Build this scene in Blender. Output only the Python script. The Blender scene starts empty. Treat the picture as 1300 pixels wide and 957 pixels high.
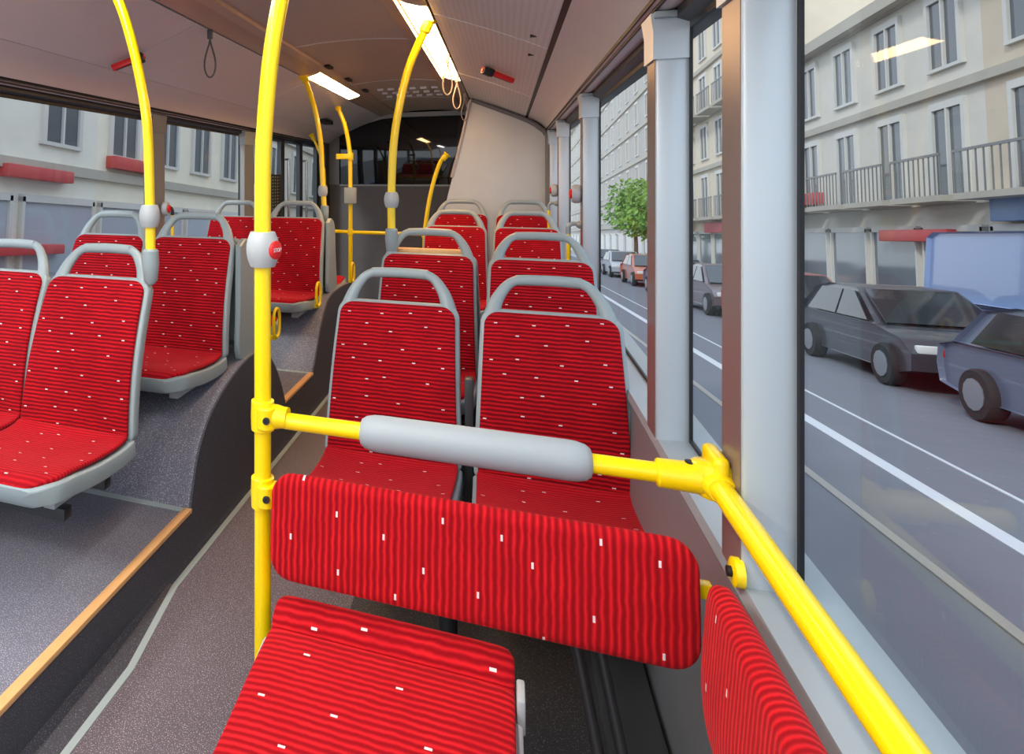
import bpy, bmesh, math, random
from mathutils import Vector, Matrix
random.seed(4)
PI = math.pi
scn = bpy.context.scene
COL = scn.collection

# ---------------------------------------------------------------- materials
def new_mat(name):
    m = bpy.data.materials.new(name); m.use_nodes = True
    nt = m.node_tree
    return m, nt, nt.nodes['Principled BSDF']

def mat(name, col, rough=0.5, metal=0.0, spec=0.5, noise=0.0, nscale=8.0, coat=0.0, bump=0.0, bscale=200.0):
    m, nt, b = new_mat(name)
    b.inputs['Base Color'].default_value = (*col, 1)
    b.inputs['Roughness'].default_value = rough
    b.inputs['Metallic'].default_value = metal
    b.inputs['Specular IOR Level'].default_value = spec
    b.inputs['Coat Weight'].default_value = coat
    tc = nt.nodes.new('ShaderNodeTexCoord')
    if noise > 0:
        n = nt.nodes.new('ShaderNodeTexNoise'); n.inputs['Scale'].default_value = nscale
        n.inputs['Detail'].default_value = 4
        nt.links.new(tc.outputs['Object'], n.inputs['Vector'])
        mx = nt.nodes.new('ShaderNodeMix'); mx.data_type = 'RGBA'
        mx.inputs[6].default_value = (*[c*(1-noise) for c in col], 1)
        mx.inputs[7].default_value = (*[min(1, c*(1+noise)) for c in col], 1)
        nt.links.new(n.outputs['Fac'], mx.inputs[0])
        nt.links.new(mx.outputs[2], b.inputs['Base Color'])
    if bump > 0:
        n2 = nt.nodes.new('ShaderNodeTexNoise'); n2.inputs['Scale'].default_value = bscale
        nt.links.new(tc.outputs['Object'], n2.inputs['Vector'])
        bp = nt.nodes.new('ShaderNodeBump'); bp.inputs['Strength'].default_value = bump
        bp.inputs['Distance'].default_value = 0.002
        nt.links.new(n2.outputs['Fac'], bp.inputs['Height']); nt.links.new(bp.outputs['Normal'], b.inputs['Normal'])
    return m

def MA(nt, op, a, b=None, c=None):
    n = nt.nodes.new('ShaderNodeMath'); n.operation = op
    for i, v in enumerate((a, b, c)):
        if v is None: continue
        if isinstance(v, (int, float)): n.inputs[i].default_value = v
        else: nt.links.new(v, n.inputs[i])
    return n.outputs[0]

def cloth_mat(name, period=0.0125, fu=0.075, fv=0.045, fl=0.0055, fh=0.0018, dark=(0.33, 0.001, 0.008), light=(0.80, 0.010, 0.018), swap=False):
    m, nt, b = new_mat(name)
    uv = nt.nodes.new('ShaderNodeUVMap')
    nz = nt.nodes.new('ShaderNodeTexNoise'); nz.inputs['Scale'].default_value = 32; nz.inputs['Detail'].default_value = 3
    nt.links.new(uv.outputs[0], nz.inputs['Vector'])
    nb = nt.nodes.new('ShaderNodeTexNoise'); nb.inputs['Scale'].default_value = 14; nb.inputs['Detail'].default_value = 4
    nt.links.new(uv.outputs[0], nb.inputs['Vector'])
    sp = nt.nodes.new('ShaderNodeSeparateXYZ'); nt.links.new(uv.outputs[0], sp.inputs[0])
    U, V = (sp.outputs[1], sp.outputs[0]) if swap else (sp.outputs[0], sp.outputs[1])
    w = MA(nt, 'MULTIPLY', nz.outputs['Fac'], 0.5*period)
    ph = MA(nt, 'MULTIPLY', MA(nt, 'ADD', V, w), 2*PI/period)
    st = MA(nt, 'POWER', MA(nt, 'MULTIPLY_ADD', MA(nt, 'SINE', ph), 0.5, 0.5), 1.6)
    # white flecks on a staggered, jittered lattice
    vc = MA(nt, 'DIVIDE', V, fv); vr = MA(nt, 'FLOOR', vc)
    uc = MA(nt, 'ADD', MA(nt, 'DIVIDE', U, fu), MA(nt, 'MULTIPLY', vr, 0.381))
    ur = MA(nt, 'FLOOR', uc)
    cb = nt.nodes.new('ShaderNodeCombineXYZ'); nt.links.new(ur, cb.inputs[0]); nt.links.new(vr, cb.inputs[1])
    wn = nt.nodes.new('ShaderNodeTexWhiteNoise'); wn.noise_dimensions = '3D'; nt.links.new(cb.outputs[0], wn.inputs['Vector'])
    s2 = nt.nodes.new('ShaderNodeSeparateColor'); nt.links.new(wn.outputs['Color'], s2.inputs[0])
    def inside(coord, cell, rnd, half, size):
        fr = MA(nt, 'SUBTRACT', coord, cell)
        ctr = MA(nt, 'MULTIPLY_ADD', rnd, 0.5, 0.25)
        d = MA(nt, 'ABSOLUTE', MA(nt, 'SUBTRACT', fr, ctr))
        return MA(nt, 'LESS_THAN', d, half/size)
    fk = MA(nt, 'MULTIPLY', inside(uc, ur, s2.outputs[0], fl, fu), inside(vc, vr, s2.outputs[1], fh, fv))
    mx = nt.nodes.new('ShaderNodeMix'); mx.data_type = 'RGBA'
    mx.inputs[6].default_value = (*dark, 1); mx.inputs[7].default_value = (*light, 1)
    nt.links.new(MA(nt, 'MULTIPLY', st, MA(nt, 'MULTIPLY_ADD', nb.outputs['Fac'], 1.1, 0.3)), mx.inputs[0])
    m2 = nt.nodes.new('ShaderNodeMix'); m2.data_type = 'RGBA'
    nt.links.new(fk, m2.inputs[0]); nt.links.new(mx.outputs[2], m2.inputs[6]); m2.inputs[7].default_value = (0.8, 0.72, 0.7, 1)
    nt.links.new(m2.outputs[2], b.inputs['Base Color'])
    b.inputs['Roughness'].default_value = 0.9
    b.inputs['Specular IOR Level'].default_value = 0.15
    b.inputs['Sheen Weight'].default_value = 0.25
    b.inputs['Sheen Tint'].default_value = (1, 0.15, 0.15, 1)
    bp = nt.nodes.new('ShaderNodeBump'); bp.inputs['Strength'].default_value = 0.5; bp.inputs['Distance'].default_value = 0.0012
    nt.links.new(st, bp.inputs['Height']); nt.links.new(bp.outputs['Normal'], b.inputs['Normal'])
    return m

def speckle_mat(name, base, spk, amount=0.6, scale=260, rough=0.55, blotch=0.15):
    m, nt, b = new_mat(name)
    tc = nt.nodes.new('ShaderNodeTexCoord')
    n = nt.nodes.new('ShaderNodeTexNoise'); n.inputs['Scale'].default_value = scale; n.inputs['Detail'].default_value = 1.5
    nt.links.new(tc.outputs['Object'], n.inputs['Vector'])
    r = nt.nodes.new('ShaderNodeMapRange'); r.inputs[1].default_value = amount; r.inputs[2].default_value = amount+0.07
    nt.links.new(n.outputs['Fac'], r.inputs[0])
    n2 = nt.nodes.new('ShaderNodeTexNoise'); n2.inputs['Scale'].default_value = 5; n2.inputs['Detail'].default_value = 3
    nt.links.new(tc.outputs['Object'], n2.inputs['Vector'])
    m0 = nt.nodes.new('ShaderNodeMix'); m0.data_type = 'RGBA'
    m0.inputs[6].default_value = (*[c*(1-blotch) for c in base], 1); m0.inputs[7].default_value = (*[c*(1+blotch) for c in base], 1)
    nt.links.new(n2.outputs['Fac'], m0.inputs[0])
    mx = nt.nodes.new('ShaderNodeMix'); mx.data_type = 'RGBA'
    nt.links.new(r.outputs[0], mx.inputs[0]); nt.links.new(m0.outputs[2], mx.inputs[6]); mx.inputs[7].default_value = (*spk, 1)
    nt.links.new(mx.outputs[2], b.inputs['Base Color'])
    b.inputs['Roughness'].default_value = rough
    return m

def perf_mat(name, base, hole, step=0.012, size=0.28, rough=0.5):
    """perforated / dimpled sheet, holes on a grid in object XY"""
    m, nt, b = new_mat(name)
    tc = nt.nodes.new('ShaderNodeTexCoord'); sp = nt.nodes.new('ShaderNodeSeparateXYZ'); nt.links.new(tc.outputs['Object'], sp.inputs[0])
    def q(o):
        return MA(nt, 'ABSOLUTE', MA(nt, 'SUBTRACT', MA(nt, 'FRACT', MA(nt, 'DIVIDE', o, step)), 0.5))
    d = MA(nt, 'MAXIMUM', q(sp.outputs[0]), q(sp.outputs[1]))
    k = MA(nt, 'LESS_THAN', d, size)
    mx = nt.nodes.new('ShaderNodeMix'); mx.data_type = 'RGBA'
    nt.links.new(k, mx.inputs[0]); mx.inputs[6].default_value = (*base, 1); mx.inputs[7].default_value = (*hole, 1)
    nt.links.new(mx.outputs[2], b.inputs['Base Color']); b.inputs['Roughness'].default_value = rough
    return m

def emit_mat(name, col, s):
    m, nt, b = new_mat(name)
    b.inputs['Base Color'].default_value = (*col, 1)
    b.inputs['Emission Color'].default_value = (*col, 1); b.inputs['Emission Strength'].default_value = s
    return m

def glass_mat(name, tint=(0.93, 0.96, 0.97), gloss=1.0):
    m = bpy.data.materials.new(name); m.use_nodes = True; nt = m.node_tree; nt.nodes.clear()
    o = nt.nodes.new('ShaderNodeOutputMaterial'); t = nt.nodes.new('ShaderNodeBsdfTransparent'); g = nt.nodes.new('ShaderNodeBsdfGlossy')
    g.inputs['Roughness'].default_value = 0.02
    t.inputs[0].default_value = (*tint, 1)
    f = nt.nodes.new('ShaderNodeFresnel'); f.inputs[0].default_value = 1.35
    mx = nt.nodes.new('ShaderNodeMixShader')
    nt.links.new(MA(nt, 'MULTIPLY', f.outputs[0], gloss), mx.inputs[0]); nt.links.new(t.outputs[0], mx.inputs[1]); nt.links.new(g.outputs[0], mx.inputs[2])
    nt.links.new(mx.outputs[0], o.inputs[0])
    return m

CLOTH = cloth_mat('red_corduroy', fu=0.105, fv=0.058, fl=0.005, fh=0.0016, dark=(0.15, 0.0005, 0.005), light=(0.60, 0.007, 0.015))
CLOTH_SEAT = cloth_mat('red_corduroy_worn', fu=0.105, fv=0.075, fl=0.005, fh=0.0016, dark=(0.30, 0.002, 0.008), light=(0.56, 0.010, 0.018))
CLOTH_BIG = cloth_mat('red_corduroy_panel', period=0.0125, fu=0.105, fv=0.092, fl=0.0055, fh=0.002, swap=True, light=(0.70, 0.012, 0.018), dark=(0.27, 0.0015, 0.006))
CLOTH_FOLD = cloth_mat('red_corduroy_fold', period=0.0135, fu=0.17, fv=0.085, fl=0.006, fh=0.0022, light=(0.70, 0.012, 0.018), dark=(0.27, 0.0015, 0.006))
GREY = mat('seat_grey_plastic', (0.30, 0.37, 0.39), 0.38, spec=0.5, bump=0.06, bscale=400)
GREY_L = mat('light_grey_plastic', (0.42, 0.46, 0.48), 0.4, bump=0.05, bscale=400)
PADGREY = mat('rail_pad_grey', (0.33, 0.38, 0.41), 0.5, bump=0.05, bscale=300)
YELLOW = mat('yellow_enamel', (1.0, 0.72, 0.0), 0.28, spec=0.5, coat=0.3, bump=0.03, bscale=60)
CHROME = mat('bright_steel', (0.6, 0.6, 0.6), 0.2, metal=1)
DKSTEEL = mat('dark_steel', (0.06, 0.065, 0.07), 0.35, metal=0.6)
BLACK = mat('black_rubber', (0.006, 0.006, 0.007), 0.5)
BLACKP = mat('black_plastic', (0.02, 0.02, 0.022), 0.45)
REDP = mat('red_plastic', (0.75, 0.02, 0.02), 0.35)
WHITEP = mat('white_lettering', (0.85, 0.82, 0.8), 0.5)
PILLAR = mat('pillar_grey', (0.54, 0.61, 0.66), 0.35, metal=0.25, bump=0.02, bscale=500)
PILLAR_SIDE = PILLAR
LEDGE = mat('ledge_grey', (0.30, 0.34, 0.36), 0.3, noise=0.05, nscale=10)
WALLP = mat('wall_panel_grey', (0.20, 0.21, 0.22), 0.32, noise=0.08, nscale=8)
COVE = mat('cove_panel', (0.66, 0.63, 0.62), 0.42, noise=0.05, nscale=6, bump=0.08, bscale=120)
COVE_R = perf_mat('cove_panel_dimpled', (0.68, 0.65, 0.63), (0.58, 0.55, 0.53), 0.022, 0.25)
COVE_LOW = mat('lower_cove', (0.62, 0.56, 0.54), 0.35, noise=0.04)
CEIL = perf_mat('ceiling_perforated', (0.58, 0.50, 0.42), (0.26, 0.22, 0.18), 0.009, 0.26)
CEIL_PLAIN = mat('ceiling_plain', (0.50, 0.40, 0.30), 0.45, noise=0.12, nscale=5)
BEAM = mat('beam_bronze', (0.60, 0.44, 0.32), 0.35, metal=0.3)
ALU = mat('aluminium_strip', (0.75, 0.76, 0.78), 0.3, metal=0.7)
TOWER = mat('engine_cover_grey', (0.62, 0.64, 0.645), 0.35, metal=0.15, noise=0.12, nscale=4)
DARKWALL = speckle_mat('rear_carpet', (0.12, 0.12, 0.125), (0.22, 0.22, 0.23), 0.58, 220, 0.9)
REARGLASS = mat('rear_window_glass', (0.006, 0.008, 0.010), 0.04, spec=0.8)
FLOOR_A = speckle_mat('aisle_vinyl', (0.135, 0.112, 0.130), (0.62, 0.56, 0.62), 0.59, 330)
FLOOR_P = speckle_mat('platform_vinyl', (0.17, 0.17, 0.215), (0.60, 0.60, 0.68), 0.59, 330)
RISER = speckle_mat('riser_vinyl', (0.055, 0.058, 0.074), (0.22, 0.23, 0.28), 0.61, 330)
SEAM = mat('grey_weld_strip', (0.42, 0.50, 0.50), 0.5)
HEATG = mat('heater_dark_grey', (0.045, 0.048, 0.05), 0.4)
DARKV = speckle_mat('dark_floor_sheet', (0.030, 0.031, 0.036), (0.18, 0.19, 0.21), 0.61, 330)
TAN = mat('tan_nosing', (0.85, 0.48, 0.20), 0.5, noise=0.1, nscale=30)
BROWNR = mat('pillar_side_brown', (0.20, 0.155, 0.145), 0.3, metal=0.2)
STRAP = mat('strap_grey', (0.10, 0.10, 0.10), 0.5)
STRAP_L = mat('strap_beige', (0.42, 0.36, 0.30), 0.5)
LAMP = emit_mat('lamp_diffuser', (1.0, 0.60, 0.28), 24.0)
FILL_W = emit_mat('fill_diffuser_front', (1.0, 0.95, 0.90), 26.0)  # for unseen strips added to brighten the front of the interior
GLASS = glass_mat('window_glass', gloss=0.06)
FRIT = perf_mat('dotted_glass', (0.015, 0.015, 0.012), (0.55, 0.55, 0.48), 0.03, 0.18)

# ---------------------------------------------------------------- helpers
def link(name, me, m, parent=None, loc=None):
    o = bpy.data.objects.new(name, me); COL.objects.link(o)
    if m is not None: me.materials.append(m)
    if parent: o.parent = parent
    if loc: o.location = loc
    return o

def obj(name, bm, m, parent=None, smooth=True, ang=35, loc=None):
    bmesh.ops.recalc_face_normals(bm, faces=bm.faces)
    me = bpy.data.meshes.new(name); bm.to_mesh(me); bm.free()
    if smooth:
        for p in me.polygons: p.use_smooth = True
        me.set_sharp_from_angle(angle=math.radians(ang))
    return link(name, me, m, parent, loc)

def root(name, label, cat, loc=(0, 0, 0), rz=0, group=None, kind=None):
    o = bpy.data.objects.new(name, None); COL.objects.link(o)
    o.location = loc; o.rotation_euler = (0, 0, rz); o.empty_display_size = 0.1
    if label: o['label'] = label
    if cat: o['category'] = cat
    if group: o['group'] = group
    if kind: o['kind'] = kind
    return o

def tag(o, label, cat, group=None):
    o['label'] = label; o['category'] = cat
    if group: o['group'] = group
    return o

def struct(o, label=None):
    o['kind'] = 'structure'
    if label: o['label'] = label
    o['category'] = 'room structure'
    return o

def copy_tree(o, parent=None):
    c = o.copy(); COL.objects.link(c)
    if parent is not None:
        c.parent = parent; c.matrix_parent_inverse = o.matrix_parent_inverse.copy()
    for ch in list(o.children): copy_tree(ch, c)
    return c

def BM(): return bmesh.new()

def box(bm, x0, x1, y0, y1, z0, z1, bev=0.0, seg=2):
    r = bmesh.ops.create_cube(bm, size=1.0)
    vs = r['verts']
    for v in vs:
        v.co = Vector((x0+(v.co.x+.5)*(x1-x0), y0+(v.co.y+.5)*(y1-y0), z0+(v.co.z+.5)*(z1-z0)))
    if bev > 0:
        es = list({e for v in vs for e in v.link_edges})
        bmesh.ops.bevel(bm, geom=es, offset=bev, segments=seg, affect='EDGES', profile=0.5)
    return bm

def loft(bm, rings, cap=True, closed=True):
    vr = [[bm.verts.new(p) for p in r] for r in rings]
    n = len(vr[0])
    for a, b in zip(vr[:-1], vr[1:]):
        for i in range(n if closed else n-1):
            j = (i+1) % n
            bm.faces.new((a[i], a[j], b[j], b[i]))
    if cap:
        bm.faces.new(vr[0]); bm.faces.new(list(reversed(vr[-1])))
    return vr

def catmull(pts, n=8):
    P = [Vector(p) for p in pts]; out = []
    P = [2*P[0]-P[1]] + P + [2*P[-1]-P[-2]]
    for i in range(1, len(P)-2):
        for k in range(n):
            t = k/n
            a, b, c, d = P[i-1], P[i], P[i+1], P[i+2]
            out.append(0.5*((2*b)+(c-a)*t+(2*a-5*b+4*c-d)*t*t+(3*b-a-3*c+d)*t*t*t))
    out.append(P[-2]); return out

def tube(bm, pts, r, seg=16, cap=True, sx=1.0, closed=False, up=None):
    """sweep; r float or list; sx scales the side axis"""
    P = [Vector(p) for p in pts]; n = len(P); rings = []
    prev = None
    for i, p in enumerate(P):
        if closed: t = (P[(i+1) % n]-P[i-1]).normalized()
        else: t = (P[min(i+1, n-1)]-P[max(i-1, 0)]).normalized()
        if prev is None:
            ref = Vector(up) if up else (Vector((0, 0, 1)) if abs(t.z) < 0.9 else Vector((1, 0, 0)))
            a = (ref - t*ref.dot(t)).normalized()
        else:
            a = (prev - t*prev.dot(t)).normalized()
        prev = a; b = t.cross(a)
        rr = r[i] if isinstance(r, (list, tuple)) else r
        rings.append([p + a*math.cos(2*PI*k/seg)*rr + b*math.sin(2*PI*k/seg)*rr*sx for k in range(seg)])
    if closed:
        rings.append(rings[0])
        vr = [[bm.verts.new(p) for p in q] for q in rings[:-1]]; vr.append(vr[0])
        for A, B in zip(vr[:-1], vr[1:]):
            for i in range(seg):
                j = (i+1) % seg; bm.faces.new((A[i], A[j], B[j], B[i]))
    else: loft(bm, rings, cap)
    return bm

def lathe(bm, prof, center, axis=(0, 0, 1), seg=24):
    """prof list of (r, h) along axis from center"""
    ax = Vector(axis).normalized(); ref = Vector((1, 0, 0)) if abs(ax.x) < 0.9 else Vector((0, 1, 0))
    a = (ref-ax*ref.dot(ax)).normalized(); b = ax.cross(a); c = Vector(center)
    rings = [[c+ax*h+(a*math.cos(2*PI*k/seg)+b*math.sin(2*PI*k/seg))*max(r, 1e-4) for k in range(seg)] for r, h in prof]
    loft(bm, rings, True); return bm

def prism(bm, poly, y0, y1, axis='y'):
    """poly: list of (a,b) cross-section"""
    if axis == 'y': f = lambda p, t: Vector((p[0], t, p[1]))
    elif axis == 'x': f = lambda p, t: Vector((t, p[0], p[1]))
    else: f = lambda p, t: Vector((p[0], p[1], t))
    loft(bm, [[f(p, y0) for p in poly], [f(p, y1) for p in poly]], True); return bm

def strip(bm, line, th, y0, y1, side=1):
    """open polyline in XZ thickened to one side, extruded along y"""
    L = [Vector(p) for p in line]; off = []
    for i in range(len(L)):
        t = (L[min(i+1, len(L)-1)]-L[max(i-1, 0)]).normalized()
        off.append(L[i]+Vector((-t.y, t.x))*th*side)
    return prism(bm, [tuple(p) for p in L]+[tuple(p) for p in reversed(off)], y0, y1)

def rr(s, L, W, r0, r1):
    """half width of a rounded rectangle at s"""
    w = W
    if s < r0: w = W-r0+math.sqrt(max(0, r0*r0-(r0-s)**2))
    if s > L-r1: w = min(w, W-r1+math.sqrt(max(0, r1*r1-(s-L+r1)**2)))
    return w

def slab(bm, prof, wfn, ht, hb, r0=0.06, r1=0.06, edge=0.012, ns=30, nt_=22, dish=None, expo=5, lim=None):
    """padded slab that follows a (y,z) profile; wfn(s01)->half width; ht/hb heights over/under the profile"""
    C = catmull([(p[0], p[1], 0) for p in prof], 10)
    acc = [0]
    for a, b in zip(C[:-1], C[1:]): acc.append(acc[-1]+(b-a).length)
    L = acc[-1]
    def ev(s):
        s = min(max(s, 0), L)
        for i in range(len(C)-1):
            if s <= acc[i+1] or i == len(C)-2:
                t = (s-acc[i])/max(1e-9, acc[i+1]-acc[i]); return C[i].lerp(C[i+1], t)
    ss = []
    for k in range(9): ss.append(r0*(1-math.cos(k/8*PI/2)))
    for k in range(1, ns): ss.append(r0+(L-r0-r1)*k/ns)
    for k in range(9): ss.append(L-r1+r1*math.sin(k/8*PI/2))
    rings = []; uvs = []
    for s in ss:
        p = ev(s); q = (ev(s+0.012)-ev(s-0.012)).normalized(); n = Vector((-q.y, q.x))
        W = wfn(s/L); w = rr(s, L, W, r0, r1)
        e = min(s, L-s); sc = 1.0 if e > edge else math.sqrt(max(0.04, 1-(1-e/edge)**2))
        mid = (ht-hb)/2; H = (ht+hb)/2*sc
        ring = []; uv = []
        for k in range(nt_*2):
            a = PI*k/nt_
            cx = math.copysign(abs(math.cos(a))**(2/expo), math.cos(a)); cz = math.copysign(abs(math.sin(a))**(2/expo), math.sin(a))
            if abs(cx) > 0.999: cx = math.copysign(1, cx)
            # redistribute so that the flat faces get vertices too
            x = w*math.copysign(abs(cx)**1.0, cx)
            if abs(math.sin(a)) > 0.35: x = w*cx
            h = mid+H*cz
            if dish: h += dish(s/L, x/max(W, 1e-6))
            ring.append(Vector((x, p.x+n.x*h, p.y+n.y*h))); uv.append((x, s))
        rings.append(ring); uvs.append(uv)
    lay = bm.loops.layers.uv.verify()
    vr = [[bm.verts.new(q) for q in r] for r in rings]; n = nt_*2
    for a in range(len(vr)-1):
        for i in range(n):
            j = (i+1) % n
            f = bm.faces.new((vr[a][i], vr[a][j], vr[a+1][j], vr[a+1][i]))
            for lp, uvv in zip(f.loops, (uvs[a][i], uvs[a][j], uvs[a+1][j], uvs[a+1][i])): lp[lay].uv = uvv
    for r, u in ((vr[0], uvs[0]), (list(reversed(vr[-1])), list(reversed(uvs[-1])))):
        f = bm.faces.new(r)
        for lp, uvv in zip(f.loops, u): lp[lay].uv = uvv
    return bm

def text_obj(body, size, m, parent, loc, rot, ext=0.0004, name='lettering'):
    cu = bpy.data.curves.new('t', 'FONT'); cu.body = body; cu.size = size; cu.extrude = ext
    cu.align_x = 'CENTER'; cu.align_y = 'CENTER'
    t = bpy.data.objects.new('t', cu); COL.objects.link(t)
    me = bpy.data.meshes.new_from_object(t.evaluated_get(bpy.context.evaluated_depsgraph_get()))
    bpy.data.objects.remove(t)
    me.materials.clear()
    o = link(name, me, m, parent); o.location = loc; o.rotation_euler = rot
    return o

# ---------------------------------------------------------------- camera
cam = bpy.data.cameras.new('camera'); co = bpy.data.objects.new('camera', cam); COL.objects.link(co)
co.location = (0, 0, 1.4); co.rotation_euler = (PI/2, 0, math.radians(20.9))
cam.sensor_width = 36; cam.lens = 829/1300*36
cam.shift_x = (650-324)/1300; cam.shift_y = (228-478.5)/1300
cam.clip_start = 0.03; cam.clip_end = 500
scn.camera = co

# ---------------------------------------------------------------- bus shell
XC = -0.81
XR, XL = 0.41, -2.05
YF, YB = -1.9, 7.6
YT = 6.0
EX = -1.085          # platform edge
ZP, ZP2 = 0.185, 0.235

# floor
b = BM(); box(b, XL, XR, YF, YB, -0.06, 0.0)
struct(obj('floor', b, FLOOR_A, smooth=False), 'dark purple-grey speckled vinyl aisle floor')
# raised platforms with wheel arches (side profile swept across)
def platform(name, y0, y1, prof, label):
    """prof: top outline (y,z) from y0 to y1"""
    r = root(name, label, 'platform', kind='structure')
    poly = [(y0, 0.0)]+prof+[(y1, 0.0)]
    b = BM(); prism(b, poly, XL+0.001, EX-0.003, axis='x'); obj('platform_top', b, FLOOR_P, r, ang=30)
    b = BM(); prism(b, poly, EX-0.003, EX+0.006, axis='x'); obj('riser', b, RISER, r, ang=30)
    return r
arch = catmull([(2.16, ZP, 0), (2.185, 0.26, 0), (2.24, 0.38, 0), (2.36, 0.485, 0), (2.58, 0.565, 0), (2.80, 0.595, 0), (2.98, 0.56, 0), (3.10, 0.47, 0), (3.20, 0.35, 0), (3.27, ZP2, 0)], 6)
prof = [(YF, ZP)]+[(p.x, p.y) for p in arch]
arch2 = catmull([(3.80, ZP2, 0), (3.86, 0.30, 0), (3.96, 0.43, 0), (4.08, 0.55, 0), (4.24, 0.625, 0), (4.6, 0.64, 0), (4.95, 0.60, 0), (5.12, 0.45, 0), (5.2, 0.2, 0)], 6)
prof += [(p.x, p.y) for p in arch2]
platform('trim_1', YF, 5.2, prof, 'blue-grey speckled seat platform along the left with rounded wheel arch humps')
b = BM()
for (y0, y1, z) in ((YF, 2.165, ZP), (3.27, 3.80, ZP2)):
    box(b, EX-0.022, EX+0.010, y0, y1, z-0.012, z+0.004, 0.002)
struct(obj('trim_2', b, TAN), 'tan step nosing along the platform edge')
b = BM()
box(b, -1.56, EX-0.022, 2.135, 2.162, ZP, ZP+0.003)
box(b, -2.0, EX-0.022, 3.775, 3.80, ZP2, ZP2+0.003)
struct(obj('trim_3', b, SEAM, smooth=False), 'pale grey weld strips where floor meets wheel arch')
b = BM()   # aisle weld strip, slightly bent as in the photo
pts = [(-1.0, YF), (-1.0, 1.62), (-1.06, 2.0), (-1.065, 5.4)]
w = 0.011
loft(b, [[Vector((x-w, y, 0)), Vector((x+w, y, 0)), Vector((x+w, y, 0.003)), Vector((x-w, y, 0.003))] for x, y in pts])
struct(obj('trim_4', b, SEAM, smooth=False), 'pale grey weld strip along the aisle floor')
b = BM()
loft(b, [[Vector((EX+0.004, y, 0.0)), Vector((x-w-0.0005, y, 0)), Vector((x-w-0.0005, y, 0.0015)), Vector((EX+0.004+(x-w-EX)*0.25, y, 0.012)), Vector((EX+0.004, y, 0.035))] for x, y in pts])
struct(obj('baseboard_left', b, RISER), 'dark speckled vinyl coving at the foot of the platform riser')
b = BM(); box(b, -0.60, XR-0.06, 2.72, YT+0.1, 0.0, 0.09, 0.004)
struct(obj('trim_5', b, RISER), 'dark low platform under the rear right seats')

b = BM(); box(b, -0.47, XR-0.06, 0.2, 2.715, 0.0, 0.004)  # thin darker sheet over the aisle floor
struct(obj('trim_8', b, DARKV, smooth=False), 'dark speckled sheet laid over the floor under the right hand seats')

# walls under the windows
ZS, ZH = 0.775, 1.775
def wall_side(nm, x, sgn, y0, y1, dp=0.065):
    r = root(nm, None, None, kind='structure'); r['label'] = 'grey panelled bus wall below the windows'; r['category'] = 'wall'
    ix = x-sgn*dp
    b = BM(); prism(b, [(x+sgn*0.06, ZS), (x, ZS), (ix, ZS-0.002), (ix-sgn*0.006, ZS-0.02), (ix, ZS-0.035), (x+sgn*0.06, ZS-0.035)], y0, y1)
    obj('ledge', b, LEDGE, r)
    b = BM(); prism(b, [(x+sgn*0.05, ZS-0.036), (ix+sgn*0.004, ZS-0.036), (ix-sgn*0.004, 0.60), (ix-sgn*0.012, 0.40), (ix-sgn*0.012, 0.0), (x+sgn*0.05, 0.0)], y0, y1)
    obj('wall_panel', b, WALLP, r)
    return r
wr = wall_side('wall_right', XR, 1, YF, YB)
wl = wall_side('wall_left', XL, -1, YF, 5.55, 0.03)

# header band above the windows, outer skin, roof
def header(nm, x, sgn, y1):
    r = root(nm, None, None, kind='structure'); r['label'] = 'dark header strip with grey trims above the windows'; r['category'] = 'trim'
    b = BM(); box(b, min(x, x+sgn*0.06), max(x, x+sgn*0.06), YF, y1, ZH, 2.25)
    obj('skin', b, BLACKP, r, smooth=False)
    b = BM(); prism(b, [(x, ZH), (x-sgn*0.028, ZH+0.012), (x-sgn*0.028, ZH+0.035), (x, ZH+0.035)], YF, y1)
    obj('gasket_strip', b, BLACKP, r)
    b = BM(); prism(b, [(x-sgn*0.022, ZH+0.036), (x-sgn*0.05, ZH+0.030), (x-sgn*0.066, ZH+0.036), (x-sgn*0.064, ZH+0.052), (x, ZH+0.06)], YF, y1)
    obj('trim_rail', b, COVE_LOW, r)
    b = BM(); prism(b, [(x-sgn*0.071, ZH+0.041), (x-sgn*0.080, ZH+0.046), (x-sgn*0.079, ZH+0.064), (x-sgn*0.05, ZH+0.064)], YF, y1)
    obj('trim_bead', b, COVE_LOW, r)
    b = BM(); box(b, *sorted((x-sgn*0.0655, x-sgn*0.0715)), YF, y1, ZH+0.033, ZH+0.05); obj('shadow_gap', b, BLACK, r, smooth=False)
    b = BM(); box(b, *sorted((x-sgn*0.0795, x-sgn*0.0840)), YF, y1, ZH+0.043, ZH+0.06); obj('shadow_gap', b, BLACK, r, smooth=False)
    return r
header('trim_6', XR, 1, YB)
header('trim_7', XL, -1, YB)

# ceiling
ceil = root('ceiling', None, None, kind='structure'); ceil['label'] = 'bronze-grey bus ceiling with perforated centre panels and sloping side coves'; ceil['category'] = 'ceiling'
b = BM(); box(b, XL-0.06, XR+0.06, YF, YB+0.05, 2.25, 2.30); obj('roof', b, BLACKP, ceil, smooth=False)  # unseen slab added to block light through the ceiling gaps
def mir(x): return 2*XC-x
# centre panels, split along Y
ys = [YF, 0.3, 1.95, 3.62, 5.2, 6.35, YB]
arcp = [(-1.14, 2.167), (-0.98, 2.182), (-0.81, 2.187), (-0.64, 2.182), (-0.48, 2.167)]
for i in range(len(ys)-1):
    b = BM(); strip(b, arcp, 0.02, ys[i]+0.003, ys[i+1]-0.003)
    obj('ceiling_panel', b, CEIL if i in (0, 1, 2) else CEIL_PLAIN, ceil)
for y in ys[1:-1]:
    b = BM(); strip(b, [(x, z-0.003) for x, z in arcp], 0.004, y-0.006, y+0.006); obj('panel_joint', b, ALU, ceil)
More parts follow.
